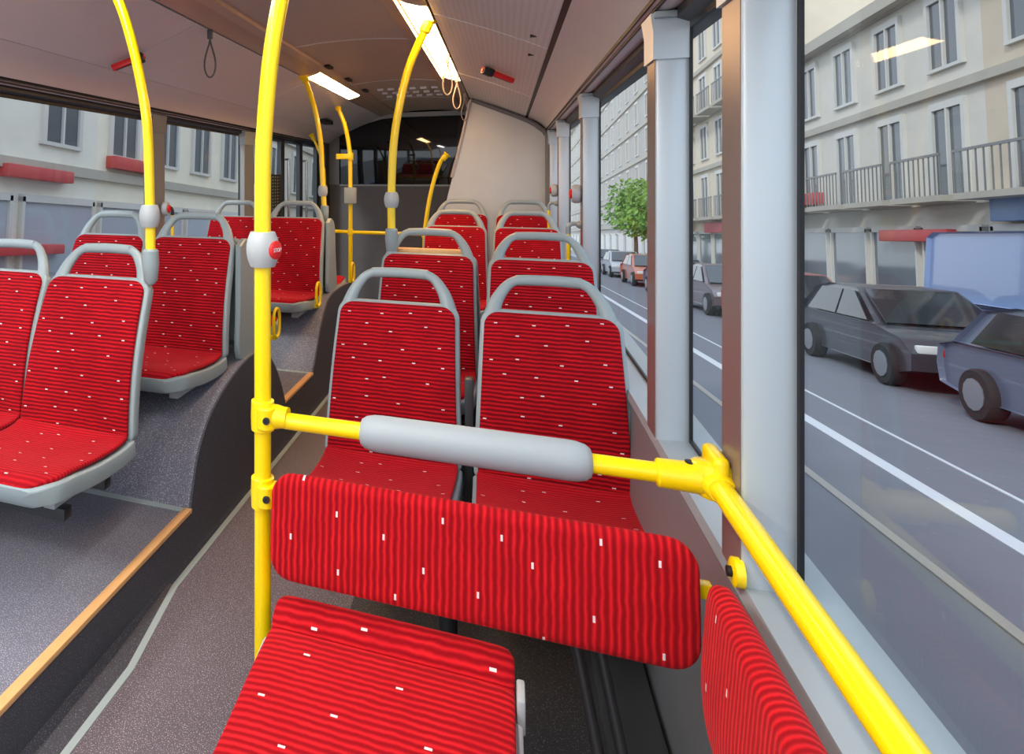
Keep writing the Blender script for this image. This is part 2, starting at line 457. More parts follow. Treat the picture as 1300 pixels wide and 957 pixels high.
# vent slots at the back
b = BM()
for k in range(6):
    for q in range(3):
        x = -1.02+0.09*k; y = 5.6+q*0.24
        box(b, x, x+0.05, y, y+0.02, 2.160, 2.166+0.012)
obj('vent_slots', b, ALU, ceil, smooth=False)
b = BM()
for y in (4.25, 4.85, 5.5): box(b, -1.128, -1.095, y, y+0.12, 2.155, 2.172)
obj('latch_slots', b, BLACK, ceil, smooth=False)
# beams, lamp strips, coves (mirrored)
for sgn, X_ in ((1, lambda x: x), (-1, mir)):
    def P(l): return [(X_(x), z) for x, z in l]
    b = BM(); prism(b, P([(-0.485, 2.175), (-0.482, 2.150), (-0.430, 2.140), (-0.424, 2.158), (-0.424, 2.2), (-0.485, 2.2)]), YF, YB)
    obj('beam', b, BEAM, ceil)
    b = BM(); prism(b, P([(-0.423, 2.160), (-0.300, 2.124), (-0.296, 2.2), (-0.423, 2.2)]), YF, YB)
    obj('lamp_channel', b, BEAM, ceil)
    b = BM(); box(b, min(X_(-0.30), X_(-0.290)), max(X_(-0.30), X_(-0.290)), YF, YB, 2.130, 2.2); obj('shadow_gap', b, BLACK, ceil, smooth=False)
    yend = YT+0.05 if sgn == 1 else YB
    yy = [YF, -0.2, 1.25, 2.92 if sgn == 1 else 2.73, 4.6, yend]
    for i in range(len(yy)-1):
        b = BM(); strip(b, P([(-0.289, 2.121), (-0.05, 2.030), (0.165, 1.936)]), 0.012*sgn, yy[i]+0.0015, yy[i+1]-0.0015)
        obj('cove_panel', b, COVE_R if sgn == 1 else COVE, ceil)
    for y in yy[1:-1]:
        b = BM(); strip(b, P([(-0.289, 2.119), (-0.05, 2.028), (0.165, 1.934)]), 0.003*sgn, y-0.002, y+0.002); obj('panel_joint', b, ALU, ceil)
    b = BM(); strip(b, P([(0.150, 1.952), (0.215, 1.925)]), 0.01*sgn, YF, yend); obj('shadow_gap', b, BLACK, ceil, smooth=False)
    lc = catmull([(0.185 if sgn == 1 else 0.168, 1.927 if sgn == 1 else 1.935, 0), (0.24, 1.900, 0), (0.295, 1.862, 0), (0.328, 1.828, 0)], 5)
    b = BM(); strip(b, P([(p.x, p.y) for p in lc]), 0.01*sgn, YF, yend); obj('lower_cove', b, COVE_LOW, ceil)
# little dark slots in the coves
b = BM()
for (x, y, z) in ((0.105, 2.76, 1.961), (0.11, 3.16, 1.959)): box(b, x-0.012, x+0.012, y, y+0.02, z-0.004, z+0.004)
obj('screw_slots', b, BLACK, ceil, smooth=False)
b = BM(); box(b, -1.70, -1.62, 6.15, 6.45, 1.955, 1.99); obj('sensor_slot', b, BLACK, ceil, smooth=False)

# lamp diffusers
def lamp(side, y0, y1, m, label):
    X_ = (lambda x: x) if side == 1 else mir
    t = root('ceiling_lamp', label, 'lamp', (X_(-0.36), (y0+y1)/2, 2.14), group=None)
    P = [(X_(x)-X_(-0.36), z-2.14) for x, z in ((-0.416, 2.157), (-0.388, 2.146), (-0.334, 2.131), (-0.304, 2.124), (-0.304, 2.128), (-0.416, 2.161))]
    h = (y1-y0)/2
    b = BM(); prism(b, P, -h, h); obj('diffuser', b, m, t)
    for s in (-1, 1):
        Q = [(X_(x)-X_(-0.36), z-2.14) for x, z in ((-0.42, 2.159), (-0.388, 2.143), (-0.334, 2.127), (-0.300, 2.121), (-0.300, 2.128), (-0.42, 2.163))]
        b = BM(); prism(b, Q, s*h, s*(h+0.02)); obj('end_cap', b, BEAM, t)
lamp(1, 2.8, 5.0, LAMP, 'long glowing warm lamp strip in the right side of the ceiling')
lamp(-1, 4.45, 5.8, LAMP, 'short glowing warm lamp panel in the left side of the ceiling')
lamp(1, -1.7, 1.3, FILL_W, 'white fill strip added above the front right seats, out of view')
lamp(-1, -1.7, 1.9, FILL_W, 'white fill strip added above the front left seats, out of view')

# side windows: gasket + pane, pillars between
def window(n, x, sgn, y0, y1, panemat=GLASS):
    r = root('window_%d' % n, None, None, kind='structure'); r['label'] = 'side window pane in black rubber gasket'; r['category'] = 'window'
    b = BM(); g = 0.010
    for (a0, a1, c0, c1) in ((y0, y0+g, ZS, ZH), (y1-g, y1, ZS, ZH), (y0+g, y1-g, ZS, ZS+g), (y0+g, y1-g, ZH-g*1.5, ZH)):
        box(b, min(x, x+sgn*0.006), max(x, x+sgn*0.006), a0, a1, c0, c1)
    obj('gasket', b, BLACK, r, smooth=False)
    b = BM(); box(b, min(x+sgn*0.002, x+sgn*0.005), max(x+sgn*0.002, x+sgn*0.005), y0+g, y1-g, ZS+g, ZH-g)
    obj('pane', b, panemat, r, smooth=False)
def pillar(n, x, sgn, y, w=0.068, d=0.10, m=PILLAR, collar=True):
    r = root('trim_%d' % (n+20), None, None, kind='structure'); r['label'] = 'pale grey window pillar with bevelled top collar'; r['category'] = 'pillar'
    x0, x1 = sorted((x-sgn*w, x+sgn*0.002))
    b = BM(); box(b, x0, x1, y, y+d, ZS-0.01, ZH+0.02, 0.006); obj('post', b, m, r)
    # thin darker sheet on the aisle side
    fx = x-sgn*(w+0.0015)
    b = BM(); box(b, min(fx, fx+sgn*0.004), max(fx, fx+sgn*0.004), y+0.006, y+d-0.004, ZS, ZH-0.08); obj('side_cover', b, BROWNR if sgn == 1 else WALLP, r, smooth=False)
    if collar:
        b = BM()
        xa, xb = (x-sgn*(w+0.007)), x+sgn*0.003
        loft(b, [[Vector((xa if k in (0, 3) else xb, y-0.006 if k < 2 else y+d+0.006, z)) for k in range(4)] for z in (ZH-0.085, ZH-0.02)]+
                [[Vector((xa-sgn*0.006 if k in (0, 3) else xb, y-0.008 if k < 2 else y+d+0.008, ZH+0.025)) for k in range(4)]])
        obj('collar', b, m, r)
        b = BM(); box(b, min(xa, xb), max(xa, xb), y-0.02, y+d+0.02, ZH+0.012, ZH+0.028, 0.003); obj('cap_plate', b, LEDGE, r)
py = [1.206, 1.82, 3.40, 4.87]
edges = [YF]
k = 1; last = YF
for i, y in enumerate(py):
    window(k, XR, 1, last, y, GLASS); k += 1
    pillar(10+i, XR, 1, y); last = y+0.10
window(k, XR, 1, last, 5.9); k += 1
pillar(14, XR, 1, 5.80, d=0.12)
lp = [(3.49, 0.16), (5.0, 0.22)]
last = YF+0.3
for i, (y, d) in enumerate(lp):
    window(k, XL, -1, last, y); k += 1
    pillar(15+i, XL, -1, y, d=d, w=0.045, m=WALLP if i == 0 else LEDGE); last = y+d
window(k, XL, -1, last, 5.55); k += 1

# rear door bay on the left: window with dotted screen, two glazed leaves
def leaf(n, y0, y1, label, frit=False):
    r = root('door_%d' % n, None, None, kind='structure'); r['label'] = label; r['category'] = 'door'
    b = BM(); f = 0.05
    for (a0, a1, c0, c1) in ((y0, y0+f, 0.0, 1.93), (y1-f, y1, 0.0, 1.93), (y0+f, y1-f, 0.0, 0.12), (y0+f, y1-f, 1.80, 1.93)):
        box(b, XL-0.03, XL+0.01, a0, a1, c0, c1)
    obj('frame', b, DKSTEEL, r, smooth=False)
    b = BM(); box(b, XL-0.015, XL-0.008, y0+f, y1-f, 0.12, 1.80); obj('pane', b, GLASS, r, smooth=False)
    if frit:
        b = BM(); box(b, XL-0.006, XL-0.002, y0+f, y1-f, 0.12, 1.45); obj('dotted_film', b, FRIT_YZ, r, smooth=False)
    b = BM(); tube(b, [(XL+0.05, y0+0.06, 0.5), (XL+0.05, y0+0.06, 1.6)], 0.012); tube(b, [(XL, y0+0.06, 1.6), (XL+0.05, y0+0.06, 1.6)], 0.010); tube(b, [(XL, y0+0.06, 0.5), (XL+0.05, y0+0.06, 0.5)], 0.010)
    obj('door_handle', b, CHROME, r)
def frit_mat():
    m, nt, b = new_mat('dotted_film')
    tc = nt.nodes.new('ShaderNodeTexCoord'); sp = nt.nodes.new('ShaderNodeSeparateXYZ'); nt.links.new(tc.outputs['Object'], sp.inputs[0])
    q = lambda o, s: MA(nt, 'ABSOLUTE', MA(nt, 'SUBTRACT', MA(nt, 'FRACT', MA(nt, 'DIVIDE', o, s)), 0.5))
    k = MA(nt, 'LESS_THAN', MA(nt, 'MAXIMUM', q(sp.outputs[1], 0.07), q(sp.outputs[2], 0.03)), 0.2)
    mx = nt.nodes.new('ShaderNodeMix'); mx.data_type = 'RGBA'; nt.links.new(k, mx.inputs[0])
    mx.inputs[6].default_value = (0.012, 0.011, 0.008, 1); mx.inputs[7].default_value = (0.5, 0.5, 0.42, 1)
    nt.links.new(mx.outputs[2], b.inputs['Base Color']); return m
FRIT_YZ = frit_mat()
leaf(1, 5.56, 6.10, 'dark framed rear door screen with dotted film', True)
leaf(2, 6.11, 6.72, 'dark framed rear door leaf with clear pane')
leaf(3, 6.73, 7.40, 'dark framed rear door leaf nearest the back wall')
b = BM(); box(b, XL-0.06, XL+0.0, 5.55, YB, 1.93, 2.0); box(b, XL-0.05, XL+0.10, 7.41, YB, 0, 2.0)
box(b, XL+0.0, XL+0.06, 5.56, 7.40, 1.80, 1.90)
struct(obj('trim_50', b, BLACKP, smooth=False), 'black door header and jamb')
b = BM(); lathe(b, [(0.03, 0), (0.032, 0.02), (0.02, 0.035)], (XL+0.06, 6.3, 1.85), (1, 0, 0)); struct(obj('trim_51', b, CHROME), 'small round door sensor on the door header')

# rear wall
rw = root('wall_rear', None, None, kind='structure'); rw['label'] = 'charcoal rear wall under the black rear window'; rw['category'] = 'wall'
b = BM(); box(b, XL, XR+0.05, YB, YB+0.05, 0, 1.34); obj('wall_panel', b, DARKWALL, rw, smooth=False)
b = BM(); box(b, XL, XL+0.22, YB-0.02, YB+0.05, 1.34, 2.2); obj('side_panel', b, WALLP, rw, smooth=False)
b = BM(); box(b, XL+0.22, XR, YB-0.012, YB+0.0, 1.325, 1.345); obj('sill', b, LEDGE, rw, smooth=False)
b = BM(); prism(b, [(XL, 1.95), (-1.36, 2.125), (-1.33, 2.10), (XL, 1.915)], YB-0.05, YB+0.02); prism(b, [(-1.36, 2.128), (-1.14, 2.165), (-0.2, 2.165), (-0.2, 2.115), (-1.14, 2.115), (-1.33, 2.10)], YB-0.05, YB+0.02)
obj('top_frame', b, GREY_L, rw, smooth=False)
r = root('window_20', None, None, kind='structure'); r['label'] = 'black reflective rear window'; r['category'] = 'window'
b = BM(); box(b, XL+0.22, XR+0.05, YB, YB+0.04, 1.34, 2.20, 0.004); obj('pane', b, REARGLASS, r)

# engine cover tower, back right corner
tw = root('engine_cover', 'tall pale grey engine cover with curved left edge in the right rear corner', 'engine cover', (0, YT, 0))
lft = [(-0.56, 0.0), (-0.555, 0.7), (-0.535, 0.95), (-0.49, 1.17), (-0.43, 1.42), (-0.365, 1.68), (-0.315, 1.90), (-0.285, 2.05), (-0.265, 2.10)]
lf = catmull([(x, z, 0) for x, z in lft], 4)
poly = [(p.x, p.y) for p in lf]+[(0.165, 1.915), (0.30, 1.83), (0.335, 1.79), (0.350, 1.74), (0.350, 0.0)]
b = BM(); prism(b, poly, 0.0, 1.58)
es = [e for e in b.edges if all(abs(v.co.y) < 1e-5 for v in e.verts)]
bmesh.ops.bevel(b, geom=es, offset=0.02, segments=3, affect='EDGES')
obj('cover', b, TOWER, tw, ang=50)
b = BM(); bar = [(-0.262, 2.095), (0.16, 1.912), (0.29, 1.825), (0.325, 1.78), (0.338, 1.70), (0.338, 0.8)]
bp_ = catmull([(x, -0.012, z) for x, z in bar], 6)
tube(b, bp_, 0.020, 8); obj('edge_trim', b, WALLP, tw)
b = BM(); tube(b, [(p.x-0.005, -0.004, p.y) for p in lf[16:]], 0.014, 8); obj('edge_trim', b, COVE_LOW, tw)

# ---------------------------------------------------------------- seats
def make_seat(label, socket=None):
    t = root('bus_seat', label, 'seat')
    BH = 0.50
    bprof = [(-0.005, 0.0), (0.0, 0.06), (0.012, 0.14), (0.035, 0.24), (0.068, 0.34), (0.105, 0.43), (0.14, BH)]
    wb = lambda s: 0.213-0.018*s
    dsh = lambda s, x: (-0.022*(1-x*x)*max(0, 1-s/0.45) if abs(x) < 1 else 0)
    b = BM(); slab(b, bprof, wb, 0.024, 0.0, 0.03, 0.045, 0.02, dish=lambda s, x: dsh(s, x), expo=4.5); obj('backrest_cushion', b, CLOTH, t, ang=60)
    cprof = [(-0.405, 0.012), (-0.38, 0.022), (-0.30, 0.018), (-0.18, 0.002), (-0.06, -0.004), (0.005, 0.012)]
    wc = lambda s: 0.216-0.012*(1-s)
    b = BM(); slab(b, cprof, wc, 0.026, 0.0, 0.075, 0.03, 0.03, dish=lambda s, x: -0.012*(1-x*x)*math.sin(min(1, s)*PI)+(0.012*(x**4)*s), expo=4.5); obj('seat_cushion', b, CLOTH_SEAT, t, ang=60)
    # shell
    b = BM()
    slab(b, [(y+0.003, z) for y, z in bprof[:-1]]+[(0.147, BH+0.016)], lambda s: wb(s)+0.013, 0.009, 0.042, 0.03, 0.05, 0.02, expo=7, dish=lambda s, x: -0.028*(1-x*x)*max(0, 1-s/0.45))
    slab(b, [(-0.418, 0.004), (-0.38, 0.016), (-0.30, 0.010), (-0.18, -0.006), (-0.06, -0.010), (0.02, 0.0)], lambda s: wc(s)+0.012, 0.017, 0.046, 0.085, 0.02, 0.008, expo=10, dish=lambda s, x: -0.022*(1-x*x)*math.sin(min(1, max(0, s-0.08)*1.5)*PI/2))
    obj('shell', b, GREY, t, ang=40)
    # grab handle
    def hp(x, z): return (x, 0.14+(z-BH)*0.40+0.012, z)
    pts = [hp(-0.176, BH-0.03), hp(-0.170, BH+0.005), hp(-0.155, BH+0.045), hp(-0.127, BH+0.084), hp(-0.102, BH+0.100), hp(-0.078, BH+0.104), hp(0, BH+0.106)]
    pts = pts+[(-p[0], p[1], p[2]) for p in reversed(pts[:-1])]
    P = catmull(pts, 6); n = len(P)
    rad = [0.0160+0.0125*max(0, (abs(2*i/(n-1)-1)-0.45)/0.55)**1.2 for i in range(n)]
    b = BM(); tube(b, P, rad, 14, sx=0.85, up=(1, 0, 0)); h = obj('grab_handle', b, GREY, t, ang=50)
    a, c = int(n*0.36), int(n*0.64)+1
    b = BM(); tube(b, P[a:c], 0.0178, 14, sx=0.85, up=(0, 0, 1)); obj('grip', b, GREY, h, ang=50)
    # brackets underneath
    for x in (-0.13, 0.13):
        b = BM(); box(b, x-0.02, x+0.02, -0.30, -0.02, -0.085, -0.035, 0.004); obj('bracket', b, GREY_L, t)
    return t

seat_specs = []   # x, y(top), ztop, rear-facing, label, group
def seat_at(o, x, ytop, ztop, flip=False):
    z = ztop-0.505
    o.location = (x, ytop-0.14 if not flip else ytop+0.14, z)
    o.rotation_euler = (0, 0, PI if flip else 0)

first = make_seat('x')
lowl = -1.345; lowo = -1.787; cr0, cr1 = -0.352, 0.122
spec = [
 (cr0, 2.32, 0.965, 0, 'red corduroy bus seat directly behind the grey padded rail, aisle side, with pale grab handle'),
 (cr1+0.012, 2.30, 0.965, 0, 'red corduroy bus seat directly behind the grey padded rail, nearest the right window'),
 (cr0+0.025, 3.08, 1.055, 0, 'red second row bus seat right of the aisle, yellow pole in its corner socket'),
 (cr1+0.02, 3.02, 1.055, 0, 'red second row bus seat by the right window, framed by the handle ahead'),
 (cr0+0.03, 4.75, 1.072, 0, 'red bus seat on the aisle in the third row, beside the pale engine cover'),
 (cr1+0.016, 4.72, 1.072, 0, 'red third row bus seat by the right window, seen through a handle'),
 (cr0+0.03, 5.42, 1.125, 0, 'rearmost red bus seat on the aisle, back against the engine cover'),
 (cr1+0.016, 5.42, 1.125, 0, 'rearmost red bus seat by the right window, against the engine cover'),
 (lowl, 1.97, 1.050, 0, 'large red bus seat at left on the low platform, its whole cushion in view'),
 (lowo, 2.00, 1.050, 0, 'red bus seat cut by the left edge of the view, beside the window'),
 (lowl, 2.72, 1.130, 0, 'red bus seat above the wheel arch, beside the aisle at left'),
 (lowo, 2.72, 1.130, 0, 'red bus seat by the left window, behind the largest left seat'),
 (lowl, 4.30, 1.135, 0, 'dark red bus seat near the rear door with a yellow loop handle beside it'),
 (lowo, 4.30, 1.135, 0, 'dark red bus seat by the left window, mostly hidden behind the front pole'),
 (lowl, 2.83, 1.120, 1, 'rear facing grey backed seat, back to back with the seat above the wheel arch'),
 (lowo, 2.83, 1.120, 1, 'rear facing grey backed seat beside the left window, mostly hidden'),
 (lowl, 4.41, 1.120, 1, 'rear facing seat with a red cushion edge beside the rear door'),
 (lowo, 4.41, 1.120, 1, 'rear facing seat by the left window next to the rear door, mostly hidden'),
 (cr0+0.025, 3.20, 1.045, 1, 'rear facing seat on the aisle, back to back with the second row, top edge painted tan as if lamp-lit'),
 (cr1+0.02, 3.14, 1.045, 1, 'rear facing seat by the right window, back to back with the second row'),
]
seats = []
for i, (x, y, z, fl, lab) in enumerate(spec):
    o = first if i == 0 else copy_tree(first)
    o['label'] = lab; o['group'] = 'red corduroy bus seats with grey grab handles'
    seat_at(o, x, y, z, fl); seats.append(o)
    if x == lowo: o.scale = (0.96, 1, 1)
# rear facing seats show no handle above the forward ones: drop their handles
for o in seats[14:]:
    for ch in list(o.children):
        if ch.name.startswith('grab_handle'):
            for g in list(ch.children): bpy.data.objects.remove(g)
            bpy.data.objects.remove(ch)

# side shields between back-to-back seats
def shield(x, y0, y1, z0, z1, par):
    b = BM(); n = 8
    prof = catmull([(0, y0, z1-0.02), (0, (y0+y1)/2-0.03, z1+0.005), (0, y1-0.06, z1-0.06), (0, y1-0.035, z1-0.25), (0, y1, z0+0.03), (0, y1-0.02, z0), (0, y0+0.0, z0), (0, y0-0.005, (z0+z1)/2)], 5)
    loft(b, [[Vector((x-0.012, p.y, p.z)) for p in prof], [Vector((x+0.006, p.y, p.z)) for p in prof], [Vector((x+0.012, y0+(p.y-y0)*0.94+0.004, z0+(p.z-z0)*0.98+0.005)) for p in prof]])
    for v in b.verts: v.co -= par.location
    o = obj('side_shield', b, GREY, par, ang=40); return o
shield(lowl+0.232, 2.70, 2.93, 0.60, 1.125, seats[10])
shield(lowl+0.232, 4.28, 4.50, 0.645, 1.13, seats[12])

# frames that carry the seats
def undercarriage(o, xa, xb, legs, zf):
    """crossbars and legs under a seat pair, parts of the aisle seat (world x range, floor height)"""
    fl = abs(o.rotation_euler[2]) > 1
    L = lambda x: (o.location.x-x) if fl else (x-o.location.x)
    x0, x1 = sorted((L(xa), L(xb))); z = -0.085
    for y in (-0.27, -0.07):
        b = BM(); box(b, x0, x1, y-0.018, y+0.018, z-0.035, z, 0.004); obj('crossbar', b, DKSTEEL, o)
    for lx in legs:
        h = zf-o.location.z
        b = BM(); tube(b, [(L(lx), -0.17, h), (L(lx), -0.17, z-0.02)], 0.026, 14); box(b, L(lx)-0.03, L(lx)+0.03, -0.29, -0.05, z-0.04, z-0.018, 0.003); l = obj('leg', b, DKSTEEL, o)
        b = BM(); lathe(b, [(0.072, 0.0), (0.072, 0.006), (0.05, 0.018), (0.03, 0.028)], (L(lx), -0.17, h)); obj('foot_cap', b, CHROME, l)
undercarriage(seats[8], -1.565, -1.17, [], ZP); undercarriage(seats[9], -1.97, -1.575, [-1.72], ZP)
for a_, c_, zf in ((0, 1, 0.0), (2, 3, 0.09), (4, 5, 0.09), (6, 7, 0.09), (18, 19, 0.09)):
    undercarriage(seats[a_], -0.54, -0.125, [-0.155], zf); undercarriage(seats[c_], -0.085, 0.33, [], zf)
b = BM(); box(b, 0.232, 0.258, 0.02, 0.06, -0.12, 0.30, 0.004)
b2 = BM(); box(b2, -0.15, 0.20, 0.150, 0.200, 0.505, 0.535, 0.006); obj('lamplit_edge', b2, TAN, seats[18]); obj('divider_post', b, DKSTEEL, seats[0])  # tan strip stands in for lamplight on the seat top

# ---------------------------------------------------------------- poles
def stop_button(x, y, z, label, r=0.035, face=None, scale=1.0, text=True, group='stop buttons on the poles'):
    t = root('stop_button', label, 'stop button', (x, y, z), group=group)
    k = scale
    prof = [(0.020*k, -0.0365*k), (0.026*k, -0.036*k), (0.0315*k, -0.022*k), (0.034*k, -0.010*k), (0.0345*k, 0.0), (0.034*k, 0.010*k), (0.0315*k, 0.022*k), (0.026*k, 0.036*k), (0.020*k, 0.0365*k)]
    b = BM(); lathe(b, prof, (0, 0, 0), seg=28); obj('housing', b, GREY_L, t, ang=25)
    if face is not None:
        d = Vector((math.cos(face), math.sin(face), 0))
        b = BM(); lathe(b, [(0.019*k, 0), (0.019*k, 0.008*k), (0.016*k, 0.010*k)], d*0.0275*k, d, 24); p = obj('push_button', b, REDP, t, ang=40)
        if text: text_obj('STOP', 0.0115*k, WHITEP, p, d*0.0378*k, (PI/2, 0, face+PI/2))
    return t

def pole(pts, label, r=0.0175, n=8, top=True, bottom=None):
    base = Vector(pts[-1])
    t = root('grab_pole', label, 'grab pole', base)
    P = catmull([Vector(p)-base for p in pts], n)
    b = BM(); tube(b, P, r, 20); obj('tube', b, YELLOW, t)
    if top:
        d = (P[0]-P[1]).normalized()
        b = BM(); lathe(b, [(r+0.004, -0.06), (r+0.008, -0.055), (r+0.008, -0.01), (r+0.018, 0.0), (r+0.018, 0.008)], P[0], d, 20); obj('top_socket', b, YELLOW, t)
    if bottom == 'grey':
        b = BM(); lathe(b, [(0.012, -0.06), (r+0.006, -0.045), (r+0.012, 0.01), (r+0.010, 0.055), (r+0.003, 0.062)], P[-1], (0, 0, 1), 20); obj('bottom_socket', b, GREY, t)
    if bottom == 'floor':
        b = BM(); lathe(b, [(0.05, 0), (0.05, 0.006), (r+0.006, 0.012), (r+0.004, 0.04)], P[-1], (0, 0, 1), 20); obj('floor_flange', b, YELLOW, t)
    return t, base

# front pole: curved top, two clamps
PX, PY = -0.472, 1.28
fp, base = pole([(-0.30, PY, 2.137), (-0.345, PY, 2.03), (-0.405, PY, 1.88), (-0.447, PY, 1.70), (-0.466, PY, 1.53), (PX, PY, 1.38), (PX, PY, 0.9), (PX, PY, 0.004)],
     'thick bright yellow pole in the foreground running floor to ceiling', bottom='floor')
def clamp(z, ln):
    b = BM()
    lathe(b, [(0.020, -0.032), (0.024, -0.030), (0.025, 0.0), (0.024, 0.030), (0.020, 0.032)], (0, 0, z), (0, 0, 1), 24)
    lathe(b, [(0.024, 0.0), (0.0245, 0.03), (0.0215, ln-0.01), (0.0215, ln)], (0.0, 0, z), (1, 0, 0), 24)
    lathe(b, [(0.018, -0.022), (0.020, -0.02), (0.020, 0.02), (0.018, 0.022)], (0.012, -0.012, z), (0, 0, 1), 16)
    o = obj('clamp', b, YELLOW, fp, ang=40)
    b = BM(); lathe(b, [(0.0075, 0), (0.0075, 0.006), (0.004, 0.0062), (0.004, 0.003)], (0.018, -0.028, z), (0.3, -1, 0), 12); obj('bolt', b, DKSTEEL, o)
clamp(0.905, 0.055); clamp(0.745, 0.045)
stop_button(PX, PY, 1.255, 'grey stop button with red face on the foreground yellow pole, reading STOP', face=math.radians(-16), scale=1.0)
# left pole on seat corner
pole([(-1.335, 1.97, 2.11), (-1.268, 1.97, 2.03), (-1.207, 1.97, 1.86), (-1.163, 1.97, 1.67), (-1.147, 1.97, 1.53), (-1.140, 1.97, 1.283), (-1.137, 1.97, 1.10)], 'yellow pole rising from the corner of the large left seat', bottom='grey')
stop_button(-1.141, 1.97, 1.275, 'plain grey ball housing on the yellow pole beside the left window', scale=1.05)
pole([(-0.325, 3.1, 2.135), (-0.345, 3.1, 2.09), (-0.414, 3.1, 1.93), (-0.457, 3.1, 1.762), (-0.486, 3.1, 1.578), (-0.497, 3.1, 1.356), (-0.497, 3.1, 1.11)], 'yellow pole rising from the aisle corner of the second row right seat', r=0.0185, bottom='grey')
stop_button(-0.497, 3.1, 1.305, 'plain grey ball housing on the yellow pole of the second row right seat', scale=1.0)
pole([(-1.325, 4.4, 2.13), (-1.302, 4.4, 2.09), (-1.234, 4.4, 1.883), (-1.194, 4.4, 1.663), (-1.18, 4.4, 1.4), (-1.165, 4.4, 1.16)], 'slim yellow pole rising behind the dark red rear left seat', r=0.0175, bottom='grey')
stop_button(-1.178, 4.4, 1.322, 'small grey ball housing on the pole behind the rear left seat', scale=1.0)
p5, b5 = pole([(-1.462, 5.95, 2.095), (-1.44, 5.95, 2.05), (-1.381, 5.95, 1.896), (-1.343, 5.95, 1.70), (-1.332, 5.95, 1.5), (-1.33, 5.95, 0.9), (-1.33, 5.95, 0.004)], 'yellow floor pole beside the rear door with a small ticket box', r=0.020, bottom='floor')
b = BM(); box(b, -0.13, 0.0, -0.03, 0.0, 1.585, 1.635, 0.006); lathe(b, [(0.026, -0.035), (0.028, -0.03), (0.028, 0.03), (0.026, 0.035)], (0, 0, 1.61), (0, 0, 1), 16); obj('side_bracket', b, YELLOW, p5)
tb = root('ticket_box', 'small grey ticket box clamped to the yellow pole near the rear door', 'ticket box', (-1.33, 5.91, 1.18))
b = BM(); box(b, -0.045, 0.055, -0.03, 0.03, 0.0, 0.15, 0.006); obj('body', b, GREY, tb)
b = BM(); box(b, 0.056, 0.062, -0.028, 0.028, 0.004, 0.146, 0.002); obj('side_plate', b, COVE_LOW, tb)
pole([(-0.47, 5.93, 1.62), (-0.53, 5.93, 1.546), (-0.60, 5.93, 1.316), (-0.648, 5.93, 1.037), (-0.663, 5.93, 0.80), (-0.665, 5.93, 0.004)], 'bent yellow pole leaning against the pale engine cover', r=0.018, bottom='floor')
pole([(-1.86, 6.5, 1.86), (-1.80, 6.5, 1.74), (-1.74, 6.5, 1.55), (-1.72, 6.5, 1.30), (-1.72, 6.5, 0.004)], 'thin orange-yellow pole close to the rear door leaves', r=0.014, bottom='floor')
r_ = root('grab_rail', 'horizontal yellow rail across the back near the charcoal rear wall', 'grab rail', (-1.0, 5.95, 0.915))
b = BM(); tube(b, [(-0.65, 0, 0.01), (-0.33, 0, 0)], 0.017); tube(b, [(-0.33, 0, 0), (0.335, 0, 0)], 0.017); obj('tube', b, YELLOW, r_)
b = BM(); box(b, 0.04, 0.07, -0.02, 0.02, -0.05, 0.0, 0.004); obj('bracket', b, YELLOW, r_)
for x in (-0.33, 0.335):
    b = BM(); lathe(b, [(0.022, -0.03), (0.026, -0.025), (0.026, 0.025), (0.022, 0.03)], (x, -0.0, 0), (0, 0, 1), 16); obj('clamp', b, YELLOW, r_)

# padded front rail
RZ = 0.903
rail = root('padded_rail', 'yellow horizontal rail with a long grey foam pad across the foreground', 'grab rail', (-0.1, PY, RZ))
b = BM(); tube(b, [(PX+0.05+0.1, 0, 0), (0.36, 0, 0)], 0.0165, 20); obj('tube', b, YELLOW, rail)
b = BM(); x0, x1 = -0.165, 0.243
lathe(b, [(0.018, x0), (0.024, x0+0.002), (0.030, x0+0.010), (0.0335, x0+0.024), (0.0345, x0+0.04), (0.0345, x1-0.04), (0.0335, x1-0.024), (0.030, x1-0.010), (0.024, x1-0.002), (0.018, x1)], (0, 0, 0), (1, 0, 0), 32)
obj('foam_pad', b, PADGREY, rail, ang=50)
# side rail with cast joint
sr = root('side_rail', 'yellow rail running along the right window towards the viewer with a cast wall joint', 'grab rail', (0.325, PY, RZ))
b = BM(); tube(b, [(0, 0.0, 0), (0, -2.6, 0)], 0.0175, 24); obj('tube', b, YELLOW, sr)
b = BM()
lathe(b, [(0.020, -0.085), (0.0235, -0.082), (0.0245, -0.04), (0.027, 0.0), (0.022, 0.02)], (0, 0, 0), (1, 0, 0), 24)
lathe(b, [(0.026, -0.0), (0.026, 0.03), (0.0215, 0.062), (0.020, 0.064)], (0, 0.02, 0), (0, -1, 0), 24)
lathe(b, [(0.024, -0.026), (0.0275, -0.020), (0.0275, 0.018), (0.020, 0.027)], (0, 0, 0), (0, 0, 1), 24)
obj('cast_joint', b, YELLOW, sr, ang=40)
b = BM(); box(b, -0.01, 0.014, -0.035, 0.045, -0.012, 0.048, 0.010, 3); lathe(b, [(0.036, -0.012), (0.036, 0.004), (0.028, 0.010)], (0.0, 0.005, 0.020), (0, 0.2, 1), 20); obj('wall_mount', b, YELLOW, sr, ang=40)
b = BM(); lathe(b, [(0.008, 0), (0.008, 0.003), (0.005, 0.0032)], (-0.035, 0.0, 0.0235), (0, 0, 1), 14); obj('bolt', b, BLACK, sr)

